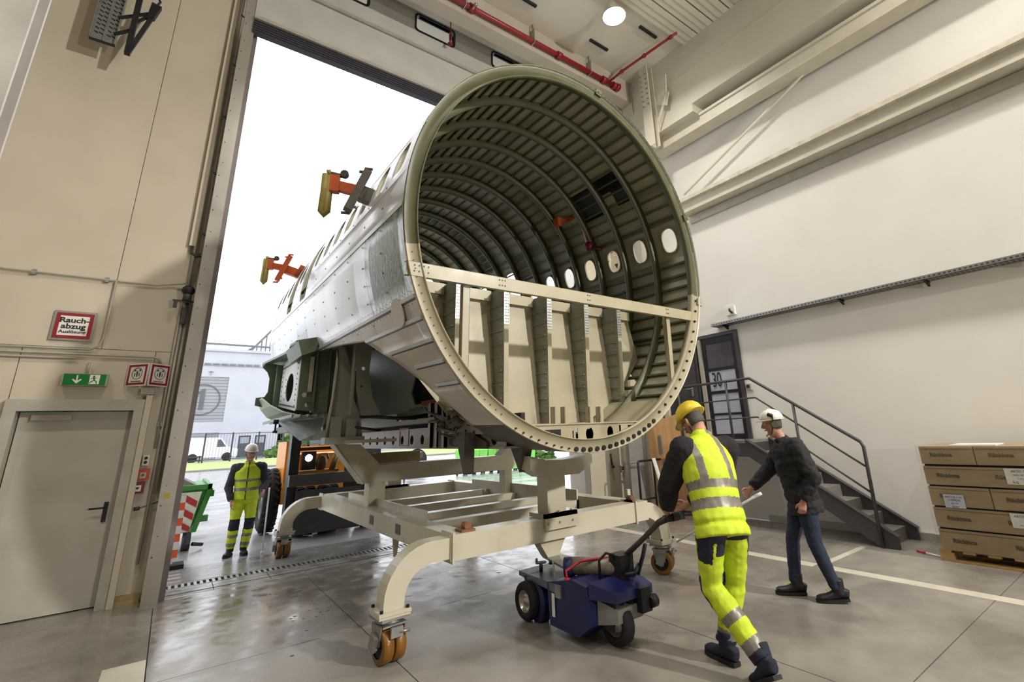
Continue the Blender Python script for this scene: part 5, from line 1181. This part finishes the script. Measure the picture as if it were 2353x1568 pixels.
# folded two-sided hydrant-type sign
t=thing('folded_wall_sign','white V-folded sign with two red borders, circles and arrows beside the gate post','sign',(-.36,7.85,2.46))
M_sr=mat('sign_red','#8c1420')
for side in (0,1):
    xa,ya,xb,yb=((-.565,8.06,-.36,7.86) if side==0 else (-.345,7.86,-.15,8.05))
    D=Vector((xb-xa,yb-ya,0)); ln=D.length; D.normalize(); Nn=Vector((D.y,-D.x,0))
    Mx=Matrix(((D.x,0,Nn.x,xa),(D.y,0,Nn.y,ya),(0,1,0,2.46),(0,0,0,1)))
    build('sign_board',plate_mesh('sign_board',[rect(0,ln,0,.28)],.006,Mx,M_whitesign),None,t)
    M2=Mx@Matrix.Translation((0,0,.006))
    build('red_border',plate_mesh('red_border',[rect(.015,ln-.015,.015,.265),rect(.04,ln-.04,.04,.24)],.002,M2,M_sr),None,t)
    c=ln/2; lo=[circ(c,.155,.072,28),circ(c,.155,.067,28)]
    build('circle',plate_mesh('circle',lo,.002,M2,M_blk),None,t)
    sh=[[(c-.045,.205),(c-.018,.20),(c-.04,.178)],[(c+.045,.205),(c+.018,.20),(c+.04,.178)],[(c-.012,.185),(c-.006,.185),(c,.150),(c+.006,.185),(c+.012,.185),(c+.004,.11),(c-.004,.11)],rect(c-.036,c-.028,.12,.16),rect(c+.028,c+.036,.12,.16)]
    build('arrows',plate_mesh('arrows',sh,.002,M2,M_blk),None,t,kind='stuff')
    build('lettering',text_mesh('lettering','Sammelstelle',.026,M2@Matrix.Translation((c,.058,.0)),M_blk,.0006),None,t)
# call points
t=thing('call_point_orange','orange square push-button box on the wall strip left of the gate post','call point',(-.225,8.05,1.34))
g=G(); g.box(-.285,-.165,8.03,8.1,1.34,1.47); build('box',g,mat('call_orange','#b8452a',.45),t); g=G(); g.box(-.255,-.195,8.022,8.03,1.36,1.43); build('glass_face',g,mat('call_face','#b9a78c',.4),t); g=G(); g.tube([(-.225,8.015,1.40),(-.225,8.022,1.40)],.013,12); build('button',g,M_anth,t)
t=thing('call_point_red','dark red fire alarm box with white face just below the orange box','call point',(-.255,8.05,1.19))
g=G(); g.box(-.32,-.19,8.03,8.1,1.19,1.32); build('box',g,mat('call_red','#7d121d',.4),t); g=G(); g.box(-.29,-.22,8.022,8.03,1.215,1.285); build('glass_face',g,M_whitesign,t); g=G(); g.box(-.272,-.238,8.018,8.022,1.25,1.262); g.tube([(-.255,8.016,1.245),(-.255,8.022,1.245)],.008,8); build('symbol',g,M_blk,t)
t=thing('push_button_switch','small white switch with two black buttons above the orange box','switch',(-.22,8.05,1.51))
g=G(); g.box(-.255,-.195,8.04,8.1,1.51,1.63); build('switch_box',g,M_whitesign,t)
for z in (1.545,1.595): g=G(); g.tube([(-.225,8.03,z),(-.225,8.04,z)],.018,14); build('button',g,M_blk,t)
# siren / warning lamp
t=thing('warning_siren','round black warning siren on a bracket beside the gate post','siren',(-.12,8.0,3.62))
g=G(); g.sph((-.11,7.92,3.74),.075,16); build('siren_dome',g,M_black,t); g=G(); g.cyl((-.11,7.92,3.60),(-.11,7.92,3.70),.05,14); g.box(-.26,.03,7.95,7.97,3.59,3.61); g.box(-.13,-.09,7.97,8.1,3.58,3.62); build('bracket',g,M_anth,t); g=G(); g.box(-.245,-.205,7.93,7.98,3.50,3.60); build('sensor_box',g,M_anth,t)
g=G(); g.box(-.14,-.08,7.99,8.1,3.30,3.52); build('motor_box',g,M_anth,t)
g=G(); g.box(.02,.07,7.73,7.74,1.13,1.19); build('yellow_sticker',g,mat('sticker_yellow','#c9b81e',.5),None,label='small yellow sticker on the metal gate post',cat='sticker'); 
# conduits and pipes on the left wall
def pipe(label,pts,r,m=M_frame,clips=(),n='conduit'):
    g=G(); g.tube(pts,r,8); o=build(n,g,m,None,label=label,cat='pipe')
    for c in clips:
        g=G(); g.box(c[0]-.02,c[0]+.02,8.05,8.1,c[1]-.03,c[1]+.03); build('pipe_clip',g,M_galv,o)
    return o
pipe('upper thin horizontal conduit across the wall above the smoke vent sign',[(-8,8.06,3.80),(-.45,8.06,3.80),(-.3,8.06,3.84),(-.16,8.02,3.86)],.012,clips=[(-4,3.8),(-2.6,3.8),(-1.6,3.8),(-.95,3.8)])
pipe('conduit bending down from the panel joint above the exit sign',[(-.86,8.06,3.8),(-.86,8.06,3.05),(-.88,8.06,2.95),(-.96,8.06,2.90),(-8,8.06,2.90)],.013)
pipe('long thick horizontal conduit just above the exit sign',[(-8,8.06,2.84),(-.34,8.06,2.84),(-.28,8.05,2.82),(-.25,8.05,2.74)],.014)
pipe('short lower horizontal conduit ending left of the exit sign',[(-8,8.06,2.79),(-1.06,8.06,2.79)],.012)
for k,(x,z0,z1,r) in enumerate(((-.125,3.6,7.9,.022),(-.06,3.9,9.9,.012),(-.155,1.7,3.6,.012),(-.12,.4,3.6,.014),(-.075,1.2,3.6,.02))):
    lab=['thick vertical pipe left of the gate post, ending at the siren','thin vertical conduit closest to the upper gate post','thin vertical conduit ending above the push buttons','vertical conduit running down to the floor beside the gate post','grey vertical cable duct beside the gate post below the siren'][k]
    pipe(lab,[(x,8.05,z0),(x,8.05,z1)],r,clips=[(x,z0+.3+q*1.2) for q in range(int((z1-z0)/1.2))])
g=G(); g.box(-.195,-.125,8.02,8.08,4.42,9.9); h=G(); h.tube([(-.16,8.05,4.42),(-.15,8.05,4.32),(-.10,8.04,4.28),(-.04,8.02,4.30)],.025,10); o=build('cable_duct',g,M_wall,None,label='tall beige vertical cable duct high up beside the gate post',cat='duct'); build('flexible_hose',h,M_anth,o)
for k in range(6):
    z=4.6+.98*k; g=G(); g.tube([(.02,7.99,z-.03),(-.05,7.99,z),(-.075,7.99,z+.02)],.012,8); build('hook',g,M_anth,None,label='small dark hook beside the gate post, %s of the upright row'%['lowest','second lowest','third lowest','fourth lowest','fifth lowest','topmost'][k],cat='hook',group='hooks up the gate post')
g=G(); g.tube([(-.20,8.05,1.02),(-.08,8.05,1.06),(-.02,8.0,1.08)],.008,6); h=G(); h.tube([(-.25,8.04,1.015),(-.20,8.05,1.02)],.022,10); o=build('lock_cable',g,M_anth,None,label='short cable with dark lock cylinder below the red alarm box',cat='cable'); build('lock_cylinder',h,M_anth,o)
g=G(); g.box(-.40,-.27,8.0,8.1,2.36,2.44); build('sounder_box',g,M_frame,None,label='grey box fixed under the folded sign beside the gate',cat='box')
# perforated vertical tray with black triangular bracket arm, upper left
t=thing('wall_cable_ladder','perforated metal vertical cable tray high on the wall at upper left','cable tray',(-1.55,7.7,7.0))
g=G(); g.box(-1.63,-1.37,7.72,7.73,6.98,10.05); g.box(-1.63,-1.62,7.66,7.72,6.98,10.05); g.box(-1.38,-1.37,7.66,7.72,6.98,10.05); g.box(-1.505,-1.495,7.70,7.72,7.0,10.05); build('tray_body',g,M_galv,t)
g=G()
for k in range(40):
    for c in range(2):
        x=-1.60+.125*c
        for r in (0,.05): g.bar((x+r,7.715,7.12+.07*k),(x+r+.04,7.715,7.10+.07*k),.012,.008)
build('slots',g,M_black,t,kind='stuff')
g=G(); g.box(-1.63,-1.37,7.68,7.73,6.97,6.98); g.box(-1.6,-1.55,7.73,8.1,7.3,7.34); g.box(-1.6,-1.55,7.73,8.1,8.3,8.34); build('tray_edge',g,M_black,t)
t=thing('support_bracket','black triangular steel bracket hanging beside the perforated tray at upper left','bracket',(-1.2,7.6,6.8))
g=G(); g.bar((-1.26,7.62,10.0),(-1.22,7.6,6.84),.06,.06); build('bracket_post',g,M_black,t); g=G(); g.bar((-1.22,7.6,6.84),(-1.03,7.62,7.75),.05,.05); build('bracket_strut',g,M_black,t)
for a,b in (((-1.40,7.66,7.12),(-1.24,7.62,7.25)),((-1.40,7.66,7.40),(-1.10,7.62,7.62)),((-1.24,7.62,7.35),(-1.06,7.62,7.65)),((-1.40,7.66,8.0),(-1.24,7.62,7.9))): g=G(); g.bar(a,b,.035,.03); build('bracket_bar',g,M_black,t)
g=G(); g.hexa([(-1.12,7.58,7.5),(-1.04,7.58,7.55),(-1.04,7.66,7.55),(-1.12,7.66,7.5),(-1.10,7.58,7.8),(-.99,7.58,7.78),(-.99,7.66,7.78),(-1.10,7.66,7.8)]); g.tube([(-1.05,7.62,7.78),(-1.02,7.62,7.88),(-1.06,7.62,7.95)],.015,8); build('bracket_head',g,M_black,t)
# ================================================================ OUTSIDE
M_fac=mat('facade_white','#bcbdc8',.6,0,'#b2b3bf',.6,.9)
M_facg=mat('shutter_grey','#9a9ca2',.5,0,'#8d8f95',2,.8,stretch=(.2,1,3))
BZ=80.
B=thing('hall_building','large white hall across the yard with grey roller shutters and the number 1','building',(6,BZ+6,0))
def bg_(name,g,m=M_fac,par=None,**k): return build(name,g,m,par or B,**k)
s=BZ/40.
def X(x40): return x40*s
def Z(z40): return 1.7+(z40-1.7)*s
# wall with openings for both shutters and doors
loops=[rect(-14,12.0,0,Z(8.0)),rect(-2.2,X(2.52),Z(3.24),Z(6.2)),rect(-2.2,X(2.40),.1,Z(2.55)),rect(X(3.55),X(4.25),.1,Z(2.3)),rect(X(4.50),X(5.15),.1,Z(2.3))]
build('front_wall',plate_mesh('front_wall',loops,.3,XZ(BZ),M_fac),None,B)
g=G(); g.box(-14,12,BZ+.15,BZ+18,0,Z(8.0)-.1); bg_('hall_body',g,M_facg)
g=G(); g.box(11.7,12.0,BZ-.15,BZ+18,0,Z(8.0)); bg_('side_wall',g)
for z0,z1 in ((3.24,6.2),):
    for k in range(14):
        a=Z(z0)+(Z(z1)-Z(z0))*k/14; b=Z(z0)+(Z(z1)-Z(z0))*(k+1)/14; g=G(); g.box(-2.2,X(2.52),BZ-.05,BZ+.05,a+.02,b-.02); bg_('shutter_slat',g,M_facg)
for k in range(8):
    a=.1+(Z(2.55)-.1)*k/8; b=.1+(Z(2.55)-.1)*(k+1)/8; g=G(); g.box(-2.2,X(2.40),BZ-.05,BZ+.05,a+.02,b-.02); bg_('shutter_slat',g,M_facg)
Mc=mat('number_grey','#5f6167',.5)
cx,czz=X(1.18),Z(4.70)
g=plate_mesh('number_ring',[circ(cx,czz,X(1.02),48),circ(cx,czz,X(.94),48)],.04,XZ(BZ-.09),Mc); build('number_ring',g,None,B)
g=G(); g.prism([(cx-.25,BZ-.1,Z(4.05)),(cx+.25,BZ-.1,Z(4.05)),(cx+.25,BZ-.1,Z(5.4)),(cx-.0,BZ-.1,Z(5.4)),(cx-.75,BZ-.1,Z(5.1)),(cx-.75,BZ-.1,Z(4.95)),(cx-.25,BZ-.1,Z(5.12))],(0,-.04,0)); bg_('numeral_one',g,Mc)
for x0,x1 in ((3.60,4.20),(4.55,5.10)):
    g=G(); g.box(X(x0),X(x1),BZ-.1,BZ,.1,Z(2.25)); d=bg_('hall_door',g,mat('door_dark','#4e5158',.4)); g=G(); g.box(X(x0)+.1,X(x1)-.1,BZ-.13,BZ-.1,Z(1.8),Z(2.2)); bg_('door_pane',g,mat('pane_light','#9aa0a8',.2),d)
g=G(); g.box(-14,12.1,BZ-.4,BZ,Z(8.0)-.1,Z(8.0)+.25); bg_('parapet',g)
for k in range(7):
    g=G(); x=X(1.0)+k*.95; g.box(x,x+.75,BZ-.5,BZ-.2,Z(7.05),Z(7.12)); bg_('eaves_vent',g,mat('vent_grey','#8f9199',.5))
g=G(); g.box(-14,11.6,BZ-.25,BZ-.16,Z(6.95),Z(7.0)); bg_('cornice_line',g,M_facg)
g=G(); g.box(X(1.42),X(1.46),BZ-.3,BZ-.2,Z(6.3),Z(6.6)); g.box(X(1.30),X(1.58),BZ-.3,BZ-.2,Z(6.52),Z(6.56)); bg_('wall_lamp',g,M_facg)
g=G(); g.box(-14,6.2,BZ+6,BZ+7,Z(8.05),Z(8.25)); bg_('roof_plant',g,M_facg)
# roof stair tower
T2=thing('roof_staircase','grey steel roof staircase with pipe gantry on top of the white hall','staircase',(8,BZ+1,Z(8.1)))
Mt=mat('gantry_grey','#6e6f76',.5)
g=G(); g.bar((1.6,BZ+1,Z(8.55)),(X(4.9),BZ+1,Z(8.52)),.3,.25); build('gantry_beam',g,Mt,T2)
g=G(); g.bar((X(3.5),BZ+1,Z(8.05)),(X(4.9),BZ+1,Z(10.0)),.25,.3); build('stair_flight',g,Mt,T2)
for k in range(5): g=G(); x=X(3.95)+k*.55; g.bar((x,BZ+1,Z(8.05)),(x,BZ+1,Z(8.5+.45*k)),.18,.18); build('stair_post',g,Mt,T2)
g=G(); g.bar((X(3.2),BZ+1,Z(8.05)),(X(3.8),BZ+1,Z(8.5)),.15,.2); build('brace',g,Mt,T2)
# second, lower building further right behind the machines
g=G(); g.box(13,60,BZ+4,BZ+16,0,7.5); o=build('office_building',g,M_fac,None,label='low white office building behind the forklift, right of the hall',cat='building')
for k in range(9):
    g=G(); g.box(14+2.2*k,15.6+2.2*k,BZ+3.95,BZ+4,2.2,4.2); build('window',g,mat('window_grey','#6f747c',.2),o)
# fence
FN=thing('wire_fence','dark wire mesh fence on the lawn in front of the white van','fence',(5,62,0))
Mf=mat('fence_dark','#34373c',.5)
for k in range(5):
    x=2.65+2.35*k; g=G(); g.box(x-.07,x+.07,62,62.1,.1,3.0); build('fence_post',g,Mf,FN)
for k in range(4):
    x=2.65+2.35*k; g=G(); g.bar((x,62.05,2.9),(x+2.35,62.05,2.9),.06); build('fence_rail',g,Mf,FN); g=G(); g.bar((x,62.05,.4),(x+2.35,62.05,.4),.06); build('fence_rail',g,Mf,FN)
    g=G()
    for q in range(9): g.bar((x+.26*q,62.05,.3),(x+.26*q,62.05,2.9),.02)
    build('fence_wire',g,Mf,FN,kind='stuff')
g=G(); g.bar((-2,63,.7),(2.6,63,.7),.15,.15); g.bar((-2,63,.35),(2.6,63,.35),.12,.12); g.box(-2,-1.9,62.9,63.1,.1,.8); g.box(2.4,2.5,62.9,63.1,.1,.8); build('road_barrier',g,Mf,None,label='low dark barrier rail left of the wire fence',cat='barrier')
# white van
VN=thing('white_van','small white van parked behind the wire fence','van',(3.5,70,0)); Mv=mat('van_white','#e4e5ea',.3)
g=G(); g.prism([(1.0,69,.5),(6.2,69,.5),(6.2,69,1.3),(5.2,69,1.6),(4.5,69,2.6),(1.0,69,2.7)],(0,2,0)); build('van_body',g,Mv,VN)
g=G(); g.prism([(4.15,68.97,1.6),(5.0,68.97,1.6),(4.45,68.97,2.4),(4.15,68.97,2.4)],(0,.04,0)); build('side_window',g,mat('van_glass','#5a6068',.1),VN)
for x in (2.0,5.2): g=G(); g.lathe([(.001,-.12),(.42,-.12),(.48,-.05),(.48,.05),(.42,.12),(.001,.12)],(x,69,.48),'y',24); build('van_wheel',g,M_dark,VN)
# shrubs by the building
M_leafg=mat('foliage','#7fa05a',.9,0,'#5f8244',4,1.0)
def shrub(name,label,c,r,h,n):
    g=G(); 
    for k in range(n):
        a=random.uniform(0,6.28); q=r*math.sqrt(random.random()); z=random.random()*h*(1-.4*(q/r)**2); p=Vector((c[0]+q*math.cos(a),c[1]+q*math.sin(a)*.5,.12+z)); d=Vector((random.gauss(0,1),random.gauss(0,1),random.gauss(0,1)))*.14*max(.6,r/1.6); e=d.cross(Vector((random.random(),random.random(),1))); b=len(g.v); g.v+=[tuple(p-d),tuple(p+e*.7),tuple(p+d),tuple(p-e*.7)]; g.face((b,b+1,b+2,b+3))
    t=thing(name,label,'shrub',(c[0],c[1],.12)); build('foliage',g.mesh('foliage',M_leafg,False),None,t); g=G(); g.cyl((c[0],c[1],.1),(c[0],c[1],h*.5),.06,7); build('stem',g,M_wood,t)
shrub('shrub','wide green shrub at the corner of the white hall',(13.2,73,.1),2.6,2.6,900)
shrub('shrub','low green shrub beside the forklift, in front of the wider shrub',(11.2,70,.1),2.0,1.2,500)
# traffic cone-like bollard with orange and white stripes
_b0=len(COL.objects); BL=thing('striped_delineator','orange and white striped delineator post standing beside the gate post outside','delineator',(.262,9.75,0))
for k in range(8):
    z0=.14+.108*k; g=G(); g.box(.20,.325,9.74,9.77,z0,z0+.108); build('stripe_band',g,M_white if k%2 else mat('signal_orange','#f0622c',.45),BL)
g=G(); g.box(.20,.325,9.74,9.77,1.0,1.03); build('stripe_band',g,M_white,BL); g=G(); g.box(.24,.285,9.745,9.765,.05,.14); build('post_stem',g,M_white,BL)
g=G(); g.prism([(.12,9.6,0),(.42,9.6,0),(.42,9.9,0),(.12,9.9,0)],(0,0,.06)); build('rubber_foot',g,M_dark,BL)
BL.location.x-=.03
# green skip container
SK=thing('green_container','green waste skip with red and white warning panel beyond the gate post','skip',(-.2,12,0)); Mg=mat('skip_green','#3f8f38',.45,0,'#2f7a2c',5,.9)
g=G(); g.hexa([(-1.5,11.2,.28),(.34,11.2,.28),(.34,12.9,.28),(-1.5,12.9,.28),(-1.6,11.0,1.02),(.52,11.0,1.02),(.52,13.1,1.02),(-1.6,13.1,1.02)]); build('skip_body',g,Mg,SK)
g=G(); g.box(-1.62,.56,10.97,11.03,.98,1.06); g.box(.50,.56,10.97,13.1,.98,1.06); build('skip_rim',g,Mg,SK)
g=G(); g.hexa([(.34,10.98,.30),(.42,10.98,.30),(.42,11.08,.30),(.34,11.08,.30),(.50,10.98,.98),(.58,10.98,.98),(.58,11.08,.98),(.50,11.08,.98)]); build('skip_post',g,Mg,SK)
for z in (.45,.85): g=G(); g.box(.5-.1*(1-z),.62-.1*(1-z),11.0,11.1,z,z+.1); g.cyl((.58-.1*(1-z),10.99,z+.05),(.58-.1*(1-z),11.12,z+.05),.035,10); build('hinge',g,Mg,SK)
g=G(); g.hexa([(.12,10.95,.32),(.32,10.95,.32),(.32,10.97,.32),(.12,10.97,.32),(.20,10.93,.95),(.42,10.93,.95),(.42,10.95,.95),(.20,10.95,.95)]); wp=build('warning_panel',g,M_white,SK)
for z in (.30,.50,.70):
    t0=(z-.32)/.63; xo=.12+.08*t0; g=G()
    za=max(.32,z); g.prism([(xo,10.925,min(.95,z+.24)),(xo+.205,10.925,min(.95,z+.10)),(xo+.20,10.925,max(.32,z)),(xo,10.925,max(.32,z+.13))],(0,.008,0)); build('red_stripe',g,M_redp,wp)
g=G(); g.hexa([(-.8,11.3,1.0),(.4,11.3,1.0),(.4,12.5,1.0),(-.8,12.5,1.0),(-.3,11.5,1.25),(-.1,11.4,1.3),(.0,12,1.25),(-.3,12.2,1.25)]); build('waste_heap',g,mat('waste_grey','#8e8a86',.8,0,'#5e5a56',8,1.0,bump=.8,bscale=12),SK,kind='stuff')
for x in (-.1,.25): g=G(); g.cyl((x,11.2,.14),(x+.12,11.2,.14),.14,16); build('skip_roller',g,M_anth,SK)
g=G(); g.box(.30,.36,11.0,11.1,.12,.30); g.tube([(.40,11.1,.1),(.55,11.2,.06)],.03,8); build('skid',g,M_anth,SK)
SK.location.x+=.12
# orange forklift / heavy truck
FK=thing('orange_forklift','heavy orange forklift with black mast frame and lit headlight standing just outside the gate','forklift',(2.5,12.0,0))
def fk(name,g,m,par=None,**k): return build(name,g,m,par or FK,**k)
g=G(); g.box(1.84,2.10,11.3,12.3,.55,1.72); fk('body',g,M_ftruck)
g=G(); g.box(2.10,3.6,11.9,13.6,.6,1.45); fk('engine_cover',g,M_ftruck)
g=G(); g.hexa([(2.3,13.6,.5),(3.6,13.6,.5),(3.6,15.2,.6),(2.5,15.2,.6),(2.3,13.6,1.6),(3.6,13.6,1.6),(3.6,15.1,1.5),(2.5,15.1,1.5)]); fk('counterweight',g,M_ftruck)
for k in range(4): g=G(); g.box(1.82,1.84,11.34,11.7,.70+.07*k,.73+.07*k); fk('vent_slot',g,M_anth)
# mast: two uprights, cross members
for x in (1.80,3.28): g=G(); g.box(x,x+.16,10.55,10.80,.40,1.98); fk('mast_upright',g,M_black)
g=G(); g.box(1.96,3.28,10.55,10.62,1.54,1.60); fk('mast_crossbar',g,M_black)
g=G(); g.box(1.96,3.28,10.55,10.62,1.90,1.98); fk('mast_crossbar',g,M_black)
g=G(); g.box(1.80,3.20,10.40,10.56,.92,1.12); fk('carriage_bar',g,M_anth)
g=G(); g.box(2.78,3.44,10.42,10.55,.62,1.60); fk('mast_plate',g,M_black)
g=G(); g.tube([(1.98,10.6,1.88),(1.98,10.6,1.66),(2.3,10.6,1.66),(2.3,10.6,1.88)],.012,6,closed=True); fk('guard_frame',g,M_white)
for x in (2.42,2.5,2.66): g=G(); g.tube([(x,10.5,1.95),(x+.05,10.5,1.78),(x+.16,10.5,1.66),(x+.2,10.5,1.6)],.022,8); fk('hydraulic_hose',g,M_black)
g=G(); g.box(1.96,2.02,10.9,11.3,1.14,1.52); fk('inner_panel',g,M_ftruck)
g=G(); g.box(1.98,2.75,10.85,11.2,1.10,1.16); fk('footplate',g,M_ftruck)
g=G(); g.box(2.06,2.30,10.80,10.95,1.18,1.52); hl=fk('headlight_box',g,M_black)
g=G(); g.lathe([(.001,-.01),(.05,-.01),(.065,0)],(2.17,10.795,1.40),'y',20); fk('headlight_lens',g,mat('headlight_glow','#ffffff',.3,emit=('#ffffff',14)),hl)
g=G(); g.tube([(2.36,10.9,1.16),(2.36,10.9,1.36),(2.40,10.9,1.46),(2.52,10.9,1.46),(2.56,10.9,1.36)],.02,8); fk('hose_loop',g,M_galv)
g=G(); g.cyl((2.62,10.85,1.15),(2.72,10.8,1.55),.055,14); fk('lift_cylinder',g,mat('brass_cyl','#a98b4a',.4,.3))
g=G(); g.sph((2.44,10.95,1.28),.11,12,(1,.6,1.3)); fk('spare_drum',g,mat('drum_brown','#6e4a2c',.5))
# tyres: front pair seen nearly end on, a rear wheel and a big side wheel
def bigwheel(x0,x1,y,r,lugs=True):
    c=((x0+x1)/2,y,r); wd=x1-x0
    wheel(c,r,wd,M_dark,FK,'x',mat('truck_rim','#8f8d88',.5))
    if lugs:
        g=G()
        for k in range(28):
            a=2*math.pi*k/28; cy,cz=y+r*.985*math.cos(a),r+r*.985*math.sin(a)
            if cz<.03: continue
            for s in (-1,1): g.bar((c[0]+s*.04,cy,cz),(c[0]+s*wd*.42,y+r*.985*math.cos(a+.1),r+r*.985*math.sin(a+.1)),.045,.03,up=(0,math.cos(a),math.sin(a)))
        build('tread_lugs',g,M_dark,FK,kind='stuff')
bigwheel(1.98,2.38,10.95,.43); bigwheel(2.42,2.80,10.95,.43); bigwheel(3.2,3.6,10.95,.43)
bigwheel(1.56,1.83,11.9,.60); bigwheel(3.4,3.7,13.6,.62)
g=G(); g.box(1.93,3.1,10.38,10.42,.10,.84); fk('mud_flap',g,mat('flap_grey','#3b3c42',.6,0,'#2d2e33',4,.9))
g=G(); g.prism([(1.75,10.7,1.9),(3.5,10.7,1.9),(3.5,10.7,2.02),(1.75,10.7,2.02)],(0,1.6,0)); fk('roof_frame',g,M_black)
# background green bins, far yard at right under the frame
Mb=mat('bin_green','#8fdc66',.5,0,'#6dc04a',3,.9)
for k in range(9):
    x=10.3+.44*k+.02*(k%2); lab='lime green wheeled bin, %s from the left in the row across the yard'%['first','second','third','fourth','fifth','sixth','seventh','eighth','ninth'][k]
    t=thing('wheeled_bin',lab,'bin',(x,20.2,0),group='lime bins across the yard')
    g=G(); g.hexa([(x-.17,20.05,.1),(x+.17,20.05,.1),(x+.17,20.5,.1),(x-.17,20.5,.1),(x-.205,19.95,1.02),(x+.205,19.95,1.02),(x+.205,20.6,1.02),(x-.205,20.6,1.02)]); build('bin_body',g,Mb,t)
    g=G(); g.hexa([(x-.21,19.93,1.02),(x+.21,19.93,1.02),(x+.21,20.62,1.02),(x-.21,20.62,1.02),(x-.19,20.0,1.10),(x+.19,20.0,1.10),(x+.19,20.55,1.10),(x-.19,20.55,1.10)]); build('bin_lid',g,Mb,t)
    for s in (-1,1): g=G(); g.cyl((x+s*.19,20.45,.1),(x+s*.15,20.45,.1),.1,12); build('bin_wheel',g,M_dark,t)
t=thing('marker_barrier','white and orange striped barrier board standing among the lime bins','barrier',(12.0,19.6,0))
for k in range(5): g=G(); g.box(11.85,12.2,19.6,19.63,.12+.19*k,.31+.19*k); build('stripe_board',g,M_white if k%2 else mat('signal_orange','#f0622c'),t)
g=G(); g.box(11.8,12.25,19.45,19.8,0,.12); build('rubber_foot',g,M_dark,t)
shrub('potted_bush','yellow-green bush at the right end of the lime bins',(15.2,21,.0),.7,1.1,260)
g=G(); g.box(6.1,7.3,19.0,19.1,.25,1.0); o=build('info_board',g,mat('board_grey','#7d828c',.4),None,label='grey board standing in the yard behind the fuselage frame',cat='board'); g=G(); g.box(6.15,6.2,19.0,19.1,0,.25); g.box(7.2,7.25,19.0,19.1,0,.25); build('board_legs',g,M_anth,o,kind='stuff')
g=G(); g.box(9.4,12.2,24,24.1,2.0,2.5) ; 
SL=thing('banner_trailer','long low dark trailer parked across the yard with white wordless stripes','trailer',(8,26,0))
g=G(); g.box(5.6,11.6,26,28,1.2,2.1); build('trailer_body',g,mat('trailer_dark','#2c2838',.5),SL)
g=G(); g.box(7.6,9.6,25.96,26,1.45,1.62); g.box(8.0,9.4,25.96,26,1.75,1.84); build('stripe_print',g,M_white,SL)
for x in (6.6,10.6): g=G(); g.lathe([(.001,-.15),(.5,-.15),(.55,0),(.5,.15),(.001,.15)],(x,26.2,.55),'y',22); build('trailer_wheel',g,M_dark,SL)
g=G(); g.box(6.6,8.0,27.0,27.2,.9,1.25); build('trailer_frame',g,M_anth,SL)
